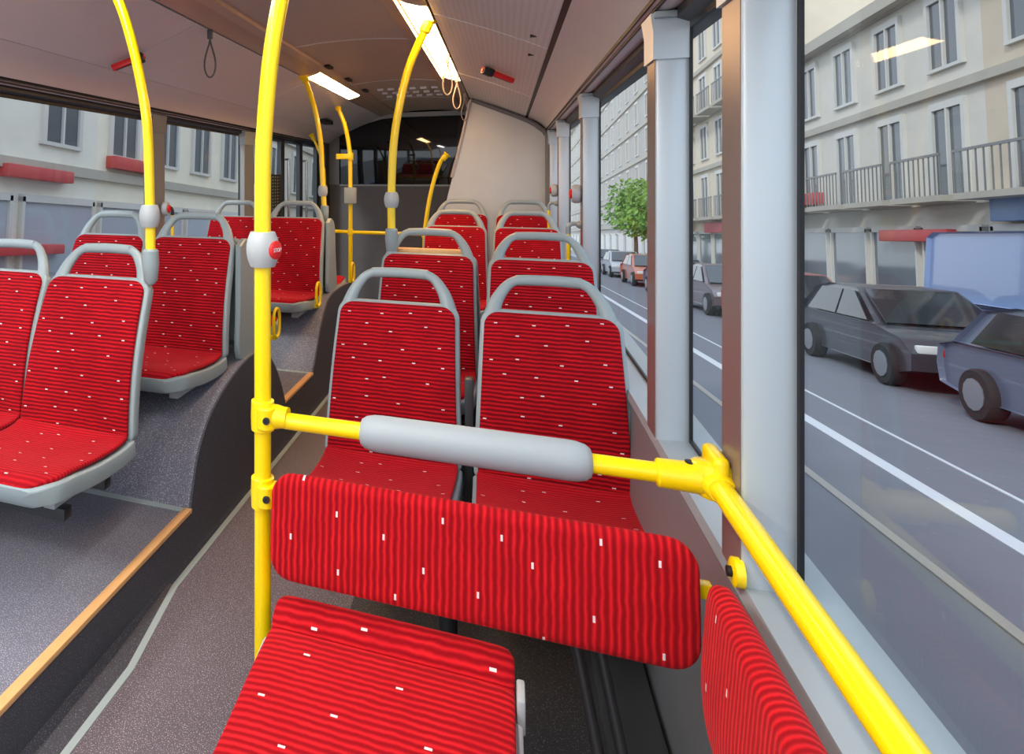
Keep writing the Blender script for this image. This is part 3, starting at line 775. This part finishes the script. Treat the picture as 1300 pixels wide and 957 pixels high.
# upholstered back panel
ph = 0.206; pc = -0.072
pn = root('padded_guard', 'wide red corduroy padded panel below the foreground rail', 'padded guard', (pc, PY-0.03, 0.602))
b = BM(); slab(b, [(-0.006, 0.0), (-0.002, ph*0.33), (0.004, ph*0.66), (0.010, ph)], lambda s: 0.367, 0.020, 0.014, 0.05, 0.045, 0.018, ns=16, nt_=40, expo=7, dish=lambda s, x: 0.002)
obj('cushion', b, CLOTH_BIG, pn, ang=60)
b = BM()
for x in (0.355,): box(b, x, x+0.035, 0.01, 0.03, 0.11, 0.135, 0.004)
obj('mounting_bracket', b, YELLOW, pn)
# side panel along the wall
sp_ = root('wall_guard', 'red corduroy padded panel against the right wall, running out of view', 'padded guard', (0.298, 1.19, 0.565), -PI/2)
b = BM(); slab(b, [(0, 0), (-0.004, 0.08), (0.0, 0.16), (0.006, 0.235)], lambda s: 0.38, 0.022, 0.022, 0.05, 0.05, 0.02, ns=16, nt_=40, expo=4.5)
for v in b.verts: v.co.x += 0.385
obj('cushion', b, CLOTH_BIG, sp_, ang=60)
pts_ = (0.338, 1.215, 0.79)
b = BM(); lathe(b, [(0.022, -0.006), (0.022, 0.006), (0.018, 0.008)], (-0.025, 0.040, 0.225), (0, -1, 0), 20); wb_ = obj('bracket', b, YELLOW, sp_)
b = BM(); lathe(b, [(0.008, 0), (0.008, 0.006)], (-0.025, 0.032, 0.225), (0, -1, 0), 12); obj('bolt', b, BLACK, wb_)

# folded down seat in the foreground
fs = root('folding_seat', 'red corduroy folding seat cushion at the bottom of the view', 'folding seat', (-0.207, 1.27, 0.545))
b = BM(); slab(b, [(-0.42, -0.055), (-0.30, -0.050), (-0.17, -0.035), (-0.075, -0.030), (-0.055, -0.034), (-0.040, -0.010), (0.0, 0.010)], lambda s: 0.224, 0.012, 0.03, 0.06, 0.03, 0.02, nt_=30, expo=6)
obj('seat_cushion', b, CLOTH_FOLD, fs, ang=60)
b = BM(); slab(b, [(-0.43, -0.085), (-0.30, -0.082), (-0.17, -0.068), (-0.05, -0.045)], lambda s: 0.236, 0.006, 0.02, 0.06, 0.02, 0.01, expo=8)
obj('shell', b, GREY_L, fs, ang=40)
b = BM(); box(b, 0.226, 0.24, -0.10, -0.045, -0.07, -0.012, 0.004); obj('hinge_cover', b, GREY_L, fs)
b = BM(); box(b, -0.10, -0.06, -0.06, 0.0, -0.5, -0.07, 0.004); box(b, 0.14, 0.18, -0.06, 0.0, -0.5, -0.07, 0.004)
for v in b.verts:
    if v.co.z < -0.4: v.co.z = -0.524
obj('support_leg', b, DKSTEEL, fs)
# black brace tubes and box under the panel
br = root('floor_brace', 'pair of slanted black steel braces under the padded panel', 'brace', (0.10, 1.33, 0))
b = BM(); tube(b, [(0.02, 0.02, 0.56), (0.13, -0.16, 0.006)], 0.010, 12); tube(b, [(0.06, 0.03, 0.56), (0.17, -0.15, 0.006)], 0.010, 12); obj('tube', b, BLACKP, br)
hb = root('heater_box', 'dark grey heater box on the floor by the right wall under the padded panel', 'heater', (0.27, 1.5, 0))
b = BM(); box(b, -0.07, 0.055, -0.9, 0.6, 0.0, 0.20, 0.015); obj('housing', b, HEATG, hb)
b = BM(); box(b, -0.073, -0.068, -0.7, 0.4, 0.06, 0.13); obj('grille', b, BLACKP, hb, smooth=False)

# wall grab handles and buttons on pillars
def wall_handle(x, y, z, sgn, label, L=0.30, m=GREY):
    t = root('grab_bar', label, 'grab handle', (x, y, z), group='wall grab handles on the window pillars')
    P = catmull([(0.055*sgn, 0, 0.0), (0.02*sgn, 0, 0.004), (0.0, 0, -0.012), (0, 0, -0.045)], 5)
    b = BM(); tube(b, P, 0.010, 12); lathe(b, [(0.018, 0), (0.018, 0.01), (0.011, 0.02)], (0.055*sgn, 0, 0), (-sgn, 0, 0), 14); obj('mount', b, m, t)
    b = BM(); P = catmull([(0, 0, -L+0.045), (0, 0, -L+0.012), (0.02*sgn, 0, -L-0.004), (0.055*sgn, 0, -L)], 5); tube(b, P, 0.010, 12)
    obj('mount', b, m, t)
    b = BM(); tube(b, [(0, 0, -0.045), (0, 0, -L+0.045)], 0.0095, 12); obj('grip_bar', b, YELLOW, t)
wall_handle(0.285, 3.46, 1.185, 1, 'small grey and yellow grab handle on the third right window pillar')
wall_handle(0.285, 4.93, 1.235, 1, 'small grey and yellow grab handle on the far right window pillar')
wall_handle(-1.925, 3.60, 1.225, -1, 'black and yellow grab handle on the left window pillar', m=BLACKP)
def wall_button(x, y, z, sgn, label):
    t = root('stop_button', label, 'stop button', (x, y, z), group='stop buttons on the window pillars')
    b = BM(); lathe(b, [(0.024, 0), (0.032, 0.008), (0.033, 0.03), (0.028, 0.042)], (0, 0, 0), (-sgn, 0, 0), 20)
    for v in b.verts: v.co.z *= 1.35
    obj('housing', b, GREY_L, t)
    b = BM(); lathe(b, [(0.022, 0.040), (0.022, 0.050), (0.016, 0.053)], (0, 0, 0), (-sgn, 0, 0), 20); obj('push_button', b, REDP, t)
wall_button(0.341, 3.45, 1.332, 1, 'grey and red stop button on the third right window pillar')
wall_button(0.341, 4.92, 1.326, 1, 'grey and red stop button on the far right window pillar')
wall_button(-1.983, 3.58, 1.221, -1, 'grey and red stop button on the left window pillar')
def loop_handle(x, y, z, label):
    P = [(0.0+0.004*math.cos(a), 0.035*math.cos(a), 0.075*math.sin(a)*(1 if True else 1)) for a in [2*PI*k/24 for k in range(24)]]
    P = [(p[0], math.copysign(min(abs(p[1])*1.25, 0.034), p[1]), p[2]) for p in P]
    t = root('grab_loop', label, 'grab handle', (x, y, z), group='yellow loop handles on seat sides')
    b = BM(); tube(b, P, 0.0085, 10, closed=True); obj('loop', b, YELLOW, t, ang=60)
    b = BM(); box(b, -0.03, 0.0, -0.02, 0.012, -0.085, -0.062, 0.003); obj('mount', b, YELLOW, t)
loop_handle(-1.10, 4.00, 0.675, 'yellow loop handle beside the cushion of the rear left aisle seat')
loop_handle(-1.10, 3.19, 0.66, 'yellow loop handle half hidden behind the foreground pole')
loop_handle(-1.10, 5.0, 0.68, 'small yellow handle beside the rear facing red cushion near the door')

# hanging straps
def strap(x, y, z, m, label, L=0.23, W=0.042):
    t = root('hanging_strap', label, 'hanging strap', (x, y, z), group='hanging strap loops')
    b = BM(); box(b, -0.012, 0.012, -0.009, 0.009, -0.045, 0.0, 0.003); obj('clip', b, m, t)
    pts = []
    for k in range(28):
        a = 2*PI*k/28; s = (1-math.cos(a))/2   # 0 at top
        pts.append((math.sin(a)*W*math.sin(min(1, s*1.1)*PI/2)**1.2*0.9*math.cos(0.9), math.sin(a)*W*math.sin(min(1, s*1.1)*PI/2)**1.2*math.sin(0.9)*0.3, -0.04-(L-0.04)*s))
    pts = [(p[0]*1.3, p[1], p[2]) for p in pts]
    b = BM(); tube(b, pts, 0.0045, 8, closed=True, sx=1.5); obj('loop', b, m, t, ang=70)
strap(-1.325, 2.86, 2.122, STRAP, 'dark hanging strap loop under the left ceiling cove')
strap(-0.31, 3.95, 2.122, STRAP_L, 'beige hanging strap loop beside the glowing right lamp, nearest of three')
strap(-0.31, 4.75, 2.122, STRAP_L, 'beige hanging strap loop at the far end of the right lamp, middle of three')
strap(-0.31, 5.7, 2.122, STRAP_L, 'beige hanging strap loop by the top of the engine cover, farthest of three')

# emergency hammers
def hammer(p0, p1, nrm, label):
    p0, p1, nrm = Vector(p0), Vector(p1), Vector(nrm).normalized()
    d = (p1-p0); L = d.length; d.normalize(); s = nrm.cross(d)
    M = Matrix((d, s, nrm)).transposed().to_4x4(); M.translation = p0
    t = root('emergency_hammer', label, 'hammer'); t.matrix_world = M
    b = BM(); box(b, 0, L, -0.014, 0.014, 0.004, 0.034, 0.005)
    obj('handle', b, REDP, t)
    b = BM(); box(b, L*0.08, L*0.6, -0.005, 0.005, 0.0338, 0.036); obj('handle_grip', b, BLACKP, t, smooth=False)
    b = BM(); box(b, L*0.66, L*0.97, -0.024, 0.024, 0.0, 0.045, 0.006); obj('holder', b, BLACKP, t)
    b = BM(); tube(b, [(L*0.96, -0.032, 0.016), (L*0.96, 0.032, 0.016)], 0.006, 10); obj('hammer_head', b, BLACK, t)
nL = Vector((0.38, 0, -0.92)); nR = Vector((-0.38, 0, -0.92))
hammer((-1.745, 2.65, 1.945), (-1.60, 2.70, 2.004), (0.37, 0.02, -0.93), 'red emergency hammer in a dark holder on the left ceiling cove')
hammer((0.055, 4.0, 1.979), (-0.11, 3.92, 2.048), (-0.37, 0.02, -0.93), 'red emergency hammer in a dark holder on the right ceiling cove')

# ---------------------------------------------------------------- street (falls away gently behind the bus)
SLOPE = math.radians(-4.6)
ZR = -0.75
SM = Matrix.Translation((0, 0, ZR)) @ Matrix.Rotation(SLOPE, 4, 'X')
def on_street(o, x, y, z=0.0, rz=0.0):
    o.matrix_world = SM @ Matrix.Translation((x, y, z)) @ Matrix.Rotation(rz, 4, 'Z'); return o
ASPH = mat('asphalt', (0.17, 0.175, 0.20), 0.85, noise=0.12, nscale=1.5, bump=0.3, bscale=60)
PAVE = mat('pavement', (0.36, 0.35, 0.34), 0.85, noise=0.08, nscale=2)
LINEM = mat('road_paint', (0.62, 0.63, 0.66), 0.7)
RAILM = mat('tram_rail', (0.50, 0.47, 0.45), 0.35, metal=0.7)
KERB = mat('kerb_stone', (0.42, 0.50, 0.60), 0.8)
def sbox(name, x0, x1, y0, y1, z0, z1, m, label, bev=0):
    b = BM(); box(b, x0, x1, y0, y1, z0, z1, bev); o = obj(name, b, m, smooth=False); on_street(o, 0, 0); struct(o, label); o['category'] = 'street'; return o
sbox('road', -4.2, 7.4, -12, 120, -0.1, 0.0, ASPH, 'grey asphalt road outside the bus')
sbox('lane_line', 3.42, 3.56, -12, 120, 0.0, 0.006, LINEM, 'white lane line along the road')
sbox('tram_rail', 2.64, 2.72, -12, 120, 0.0, 0.012, RAILM, 'near steel tram rail in the asphalt')
sbox('tram_rail', 4.12, 4.16, -12, 120, 0.0, 0.008, LINEM, 'faint pale edge line in the asphalt')
sbox('kerb', 7.4, 7.6, -12, 120, -0.1, 0.14, KERB, 'stone kerb on the far side of the road')
sbox('kerb', -4.4, -4.2, -12, 120, -0.1, 0.14, KERB, 'stone kerb on the left side of the road')
sbox('sidewalk', 7.6, 10.0, -12, 120, -0.1, 0.13, PAVE, 'pale pavement in front of the right hand buildings')
sbox('sidewalk', -9.0, -4.4, -12, 120, -0.1, 0.13, PAVE, 'pale pavement in front of the left hand buildings')

WPANE = mat('house_window_glass', (0.10, 0.115, 0.13), 0.12, spec=0.6)
WFRAME = mat('house_window_frame', (0.62, 0.60, 0.55), 0.6)
IRON = mat('balcony_iron', (0.20, 0.195, 0.19), 0.5)
STONE_D = mat('stone_band', (0.45, 0.41, 0.34), 0.8, noise=0.1, nscale=2)
SHOPGL = mat('shop_glass', (0.16, 0.18, 0.20), 0.1, spec=0.6)
SLATE = mat('roof_slate', (0.16, 0.165, 0.18), 0.7)
def wallmat(c): return mat('facade_%d' % int(c[0]*1000), c, 0.85, noise=0.12, nscale=1.2)

def building(side, xf, y0, y1, col, floors, bays, label, signs=(), shopcol=SHOPGL, fh=2.7, gh=3.3, balc=True, depth=6):
    """side=+1: stands right of the bus, facade faces -x"""
    t = root('building', label, 'building')
    on_street(t, xf, (y0+y1)/2, 0.0)
    L = y1-y0; H = gh+fh*floors; s = side
    wm = wallmat(col)
    b = BM(); box(b, min(0, s*depth), max(0, s*depth), -L/2, L/2, -0.5, H, 0.0); obj('wall', b, wm, t, smooth=False)
    b = BM()
    for k in range(floors+1):
        z = gh+fh*k-0.12; box(b, min(-s*0.14, 0), max(-s*0.14, 0), -L/2, L/2, z, z+0.22)
    box(b, min(-s*0.4, 0), max(-s*0.4, 0), -L/2, L/2, H-0.1, H+0.25)
    obj('cornice', b, STONE_D, t, smooth=False)
    b = BM(); prism(b, [(-s*0.2, H+0.25), (s*1.6, H+1.5), (s*(depth-1.6), H+1.5), (s*depth, H+0.2)], -L/2, L/2); obj('roof', b, SLATE, t, smooth=False)
    bw = L/bays
    for f in range(floors):
        for k in range(bays):
            y = -L/2+bw*(k+0.5); z = gh+fh*f+0.55 if not (balc and f % 2 == 0) else gh+fh*f+0.12
            ww, hh = min(0.55, bw*0.3), 1.65 if z-(gh+fh*f) > 0.3 else 2.1
            b = BM()
            for (a0, a1, c0, c1) in ((y-ww-0.12, y-ww, z, z+hh), (y+ww, y+ww+0.12, z, z+hh), (y-ww-0.12, y+ww+0.12, z+hh, z+hh+0.18), (y-ww-0.15, y+ww+0.15, z-0.08, z), (y-0.03, y+0.03, z, z+hh)):
                box(b, min(-s*0.09, 0), max(-s*0.09, 0), a0, a1, c0, c1)
            w_ = obj('window', b, WFRAME, t, smooth=False)
            b = BM(); box(b, min(-s*0.03, 0), max(-s*0.03, 0), y-ww, y+ww, z, z+hh); obj('pane', b, WPANE, w_, smooth=False)
            if balc and f % 2 == 0:
                b = BM(); box(b, min(-s*0.75, 0), max(-s*0.75, 0), y-bw*0.42, y+bw*0.42, z-0.2, z-0.06)
                bb = obj('balcony', b, STONE_D, t, smooth=False)
                b = BM()
                n = 10
                for q in range(n+1):
                    yy_ = y-bw*0.41+bw*0.82*q/n; box(b, -s*0.73-0.012, -s*0.73+0.012, yy_-0.012, yy_+0.012, z-0.06, z+0.85)
                box(b, -s*0.73-0.02, -s*0.73+0.02, y-bw*0.42, y+bw*0.42, z+0.84, z+0.9); obj('railing', b, IRON, bb, smooth=False)
    for k in range(bays):
        y = -L/2+bw*(k+0.5)
        b = BM(); box(b, min(-s*0.06, 0), max(-s*0.06, 0), y-bw*0.42, y+bw*0.42, 0.35 if k % 3 else 0.05, 2.55)
        o = obj('shop_window', b, shopcol, t, smooth=False)
        b = BM()
        for (a0, a1, c0, c1) in ((y-bw*0.45, y-bw*0.42, 0, 2.65), (y+bw*0.42, y+bw*0.45, 0, 2.65), (y-bw*0.45, y+bw*0.45, 2.55, 2.7)):
            box(b, min(-s*0.12, 0), max(-s*0.12, 0), a0, a1, c0, c1)
        obj('frame', b, WFRAME, o, smooth=False)
    for (ya, yb, za, zb, m, pj) in signs:
        b = BM(); box(b, min(-s*pj, 0), max(-s*pj, 0), ya-(y0+y1)/2, yb-(y0+y1)/2, za, zb, 0.02); obj('shop_sign', b, m, t)
    return t
SHOP_LT = mat('shop_glass_pale', (0.42, 0.45, 0.50), 0.15, spec=0.6)
REDS = mat('red_sign', (0.55, 0.06, 0.06), 0.5); BLUES = mat('blue_sign', (0.16, 0.27, 0.50), 0.5); WHITES = mat('white_sign', (0.8, 0.8, 0.78), 0.5)
BLUEG = mat('blue_shop_panels', (0.20, 0.30, 0.48), 0.4)
building(1, 10.0, 4.0, 19.0, (0.62, 0.52, 0.40), 3, 5, 'pale beige building with blue shop front opposite the nearest right window', shopcol=BLUEG, signs=[(13, 18.5, 2.75, 3.25, BLUES, 0.3)])
building(1, 10.0, 19.0, 34.0, (0.66, 0.62, 0.54), 2, 6, 'cream building with red shop signs right of the road, lower than its neighbours', signs=[(20, 23, 2.3, 2.6, REDS, 0.3), (27, 30, 3.5, 3.9, REDS, 0.3), (31, 34, 2.7, 3.1, WHITES, 0.3)])
building(1, 10.0, 34.0, 50.0, (0.70, 0.60, 0.46), 4, 6, 'tall sandy building seen past the second right pillar', signs=[(36, 40, 2.6, 3.1, REDS, 0.3)])
building(1, 10.5, 56.0, 135.0, (0.42, 0.40, 0.37), 6, 18, 'long grey-beige building at the far end of the right street side', balc=False)
building(-1, -9.0, 2.0, 12.8, (0.80, 0.76, 0.66), 2, 4, 'cream building with red awning outside the left window', balc=False, shopcol=SHOP_LT, signs=[(9.6, 11.6, 3.0, 3.25, REDS, 0.3), (8.8, 11.4, 1.5, 1.7, REDS, 0.3)])
building(-1, -9.0, 12.8, 24.0, (0.84, 0.77, 0.62), 2, 5, 'sandy building with narrow red sign outside the left window', balc=False, shopcol=SHOP_LT, signs=[(13.2, 15.4, 3.5, 3.8, REDS, 0.3)])
building(-1, -9.0, 24.0, 45.0, (0.62, 0.56, 0.46), 3, 7, 'long beige building seen through the rear door panes', balc=False)

# cars
TYRE = mat('tyre', (0.02, 0.02, 0.02), 0.8); RIM = mat('wheel_rim', (0.5, 0.5, 0.52), 0.3, metal=0.8)
CARGL = mat('car_glass', (0.03, 0.035, 0.04), 0.05, spec=0.7)
HEADL = mat('head_lamp', (0.75, 0.75, 0.72), 0.1); TAILL = mat('tail_lamp', (0.5, 0.02, 0.02), 0.2)
def car(x, y, col, label, rz=0.0, van=False):
    t = root('car' if not van else 'van', label, 'car' if not van else 'van')
    on_street(t, x, y, 0, rz)
    cm = mat('car_paint', col, 0.3, coat=0.6)
    if not van:
        low = [(-2.05, 0.35), (-2.1, 0.6), (-2.05, 0.85), (-1.7, 0.93), (1.0, 0.92), (1.85, 0.78), (2.1, 0.6), (2.08, 0.35), (1.6, 0.25), (-1.6, 0.25)]
        cab = [(-1.85, 0.90), (-1.45, 1.36), (-0.9, 1.45), (0.1, 1.43), (1.05, 0.90)]
        hw, hwt = 0.86, 0.66
    else:
        low = [(-2.6, 0.4), (-2.6, 1.1), (-2.55, 1.2), (1.5, 1.2), (2.3, 1.05), (2.5, 0.8), (2.5, 0.4), (1.9, 0.3), (-2.1, 0.3)]
        cab = [(-2.58, 1.15), (-2.5, 2.35), (-2.3, 2.45), (0.9, 2.45), (1.3, 2.3), (2.0, 1.15)]
        hw, hwt = 0.98, 0.88
    def body(pr, w0, w1, zb, zt):
        b = BM()
        f = lambda z: w0+(w1-w0)*max(0, min(1, (z-zb)/(zt-zb)))
        loft(b, [[Vector((-f(z)*k, yy, z)) for yy, z in pr] for k in (1, 0.94, -0.94, -1)] if False else
                [[Vector((-f(z)*0.93, yy*0.985, z*0.985+0.01)) for yy, z in pr], [Vector((-f(z), yy, z)) if 0.3 < z else Vector((-f(z)*0.95, yy, z)) for yy, z in pr],
                 [Vector((f(z), yy, z)) if 0.3 < z else Vector((f(z)*0.95, yy, z)) for yy, z in pr], [Vector((f(z)*0.93, yy*0.985, z*0.985+0.01)) for yy, z in pr]])
        return b
    obj('body', body(low, hw, hw, 0, 1), cm, t, ang=30)
    obj('cabin', body(cab, hw-0.04, hwt, cab[0][1], cab[2][1]), cm, t, ang=30)
    zb, zt = cab[0][1], cab[2][1]
    for s in (-1, 1):
        if not van:
            for (ya, yb, yc, yd) in ((-1.45, -0.35, -0.35, -1.15), (-0.28, 0.78, 0.08, -0.28)):
                q = [(ya, zb+0.04), (yb, zb+0.04), (yc, zt-0.08), (yd, zt-0.08)]
                b = BM(); g = lambda z: hw-0.04+(hwt-hw+0.04)*(z-zb)/(zt-zb)
                loft(b, [[Vector((s*(g(z)-0.01), yy, z)) for yy, z in q], [Vector((s*(g(z)+0.012), yy, z)) for yy, z in q]]); obj('side_window', b, CARGL, t, smooth=False)
        else:
            q = [(0.95, 1.3), (1.8, 1.3), (1.2, 2.15), (0.95, 2.15)]
            b = BM(); g = lambda z: hw-0.04+(hwt-hw+0.04)*(z-zb)/(zt-zb)
            loft(b, [[Vector((s*(g(z)-0.01), yy, z)) for yy, z in q], [Vector((s*(g(z)+0.012), yy, z)) for yy, z in q]]); obj('side_window', b, CARGL, t, smooth=False)
        for yw in ((-1.3, 1.32) if not van else (-1.7, 1.6)):
            b = BM(); lathe(b, [(0.30, 0), (0.32, 0.03), (0.32, 0.17), (0.30, 0.20)], (s*(hw-0.17), yw, 0.325), (s, 0, 0), 24)
            w_ = obj('wheel', b, TYRE, t)
            b = BM(); lathe(b, [(0.20, 0.195), (0.20, 0.21), (0.05, 0.215)], (s*(hw-0.17), yw, 0.325), (s, 0, 0), 12); obj('rim', b, RIM, w_)
    if not van:
        for (ya, za, yb, zb2) in ((1.12, 0.93, 0.18, 1.40), (-1.88, 0.95, -1.50, 1.33)):
            dy = 0.03 if ya > 0 else -0.03
            b = BM(); loft(b, [[Vector((-0.72, ya, za)), Vector((0.72, ya, za)), Vector((0.6, yb, zb2)), Vector((-0.6, yb, zb2))], [Vector((-0.72, ya+dy, za+0.02)), Vector((0.72, ya+dy, za+0.02)), Vector((0.6, yb+dy, zb2+0.02)), Vector((-0.6, yb+dy, zb2+0.02))]])
            obj('windscreen', b, CARGL, t, smooth=False)
    e0, e1 = (2.05, -2.08) if not van else (2.47, -2.6)
    for s in (-1, 1):
        b = BM(); box(b, s*0.62-0.16, s*0.62+0.16, e0-0.06, e0+0.035, 0.58, 0.72, 0.02); obj('head_lamp', b, HEADL, t)
        b = BM(); box(b, s*0.70-0.11, s*0.70+0.11, e1-0.035, e1+0.05, 0.66, 0.82, 0.02); obj('tail_lamp', b, TAILL, t)
    return t
cl = [(6.4, 9.6, (0.12, 0.15, 0.22), 'dark blue parked car at the right edge of the view'),
      (6.4, 14.4, (0.05, 0.055, 0.065), 'black parked car behind the dark blue one'),
      (6.4, 19.2, (0.30, 0.06, 0.05), 'dark red parked car in the middle of the right window'),
      (6.4, 24.0, (0.16, 0.12, 0.13), 'brownish parked car beside the nearest window pillar'),
      (6.4, 30.0, (0.10, 0.13, 0.22), 'navy parked car seen past the nearest pillar'),
      (6.4, 36.0, (0.55, 0.16, 0.08), 'orange-red parked car seen past the nearest pillar'),
      (6.4, 43.0, (0.45, 0.47, 0.52), 'silver parked car seen past the second pillar'),
      (6.4, 49.0, (0.06, 0.08, 0.14), 'black parked car farthest down the street')]
for x, y, c, l in cl: car(x, y, c, l, rz=PI)
car(8.6, 14.0, (0.24, 0.34, 0.56), 'pale blue panel van parked by the beige building', rz=PI, van=True)
car(-5.6, 7.6, (0.16, 0.20, 0.28), 'dark slate car parked outside the left window')
car(-5.6, 13.2, (0.45, 0.46, 0.48), 'silver car parked beyond the left window pillar')

# tree
def tree(x, y, h, label):
    t = root('tree', label, 'tree'); on_street(t, x, y, 0)
    b = BM(); tube(b, catmull([(0, 0, 0), (0.05, 0, h*0.3), (-0.05, 0.05, h*0.6)], 5), [0.16-0.008*i for i in range(11)], 10); obj('trunk', b, mat('bark', (0.12, 0.09, 0.06), 0.9), t)
    b = BM(); random.seed(int(y))
    for k in range(1500):
        a, u = random.random()*2*PI, random.uniform(-1, 1); r = random.random()**0.4
        lob = 1+0.25*math.sin(3*a)+0.2*math.sin(5*u+a)
        c = Vector((math.cos(a)*math.sqrt(1-u*u)*r*1.9*lob, math.sin(a)*math.sqrt(1-u*u)*r*1.9*lob, h*0.68+u*r*h*0.33))
        n = Vector((random.gauss(0, 1), random.gauss(0, 1), random.gauss(0, 1))).normalized(); s = random.uniform(0.12, 0.24)
        q = n.orthogonal().normalized(); w_ = n.cross(q)
        vs = [b.verts.new(c+q*s), b.verts.new(c+w_*s*0.5), b.verts.new(c-q*s), b.verts.new(c-w_*s*0.5)]; b.faces.new(vs)
    obj('foliage', b, mat('leaf_green', (0.20, 0.36, 0.06), 0.7, noise=0.4, nscale=1), t, smooth=False)
tree(8.6, 52.5, 6.5, 'green leafy street tree between the buildings on the right')
tree(8.6, 46.0, 5.6, 'smaller street tree in front of the sandy building')
tree(-6.6, 33.0, 6.0, 'green tree seen through the rear door pane')

# ---------------------------------------------------------------- light
w = bpy.data.worlds.new('world'); scn.world = w; w.use_nodes = True; nt = w.node_tree
bg = nt.nodes['Background']
tc = nt.nodes.new('ShaderNodeTexCoord'); sp = nt.nodes.new('ShaderNodeSeparateXYZ'); nt.links.new(tc.outputs['Generated'], sp.inputs[0])
rp = nt.nodes.new('ShaderNodeValToRGB'); nt.links.new(sp.outputs[2], rp.inputs[0])
rp.color_ramp.elements[0].position = 0.0; rp.color_ramp.elements[0].color = (0.85, 0.89, 0.95, 1)
rp.color_ramp.elements[1].position = 0.6; rp.color_ramp.elements[1].color = (0.72, 0.82, 1.0, 1)
nt.links.new(rp.outputs[0], bg.inputs[0]); bg.inputs[1].default_value = 1.3
sun = bpy.data.lights.new('sun', 'SUN'); sun.energy = 1.3; sun.angle = math.radians(8); sun.color = (1, 0.95, 0.88)
so = bpy.data.objects.new('sun', sun); COL.objects.link(so); so.rotation_euler = (math.radians(50), 0, math.radians(-35))

scn.view_settings.view_transform = 'Standard'; scn.view_settings.look = 'None'; scn.view_settings.gamma = 1
scn.view_settings.use_curve_mapping = False
scn.view_settings.exposure = 0.35
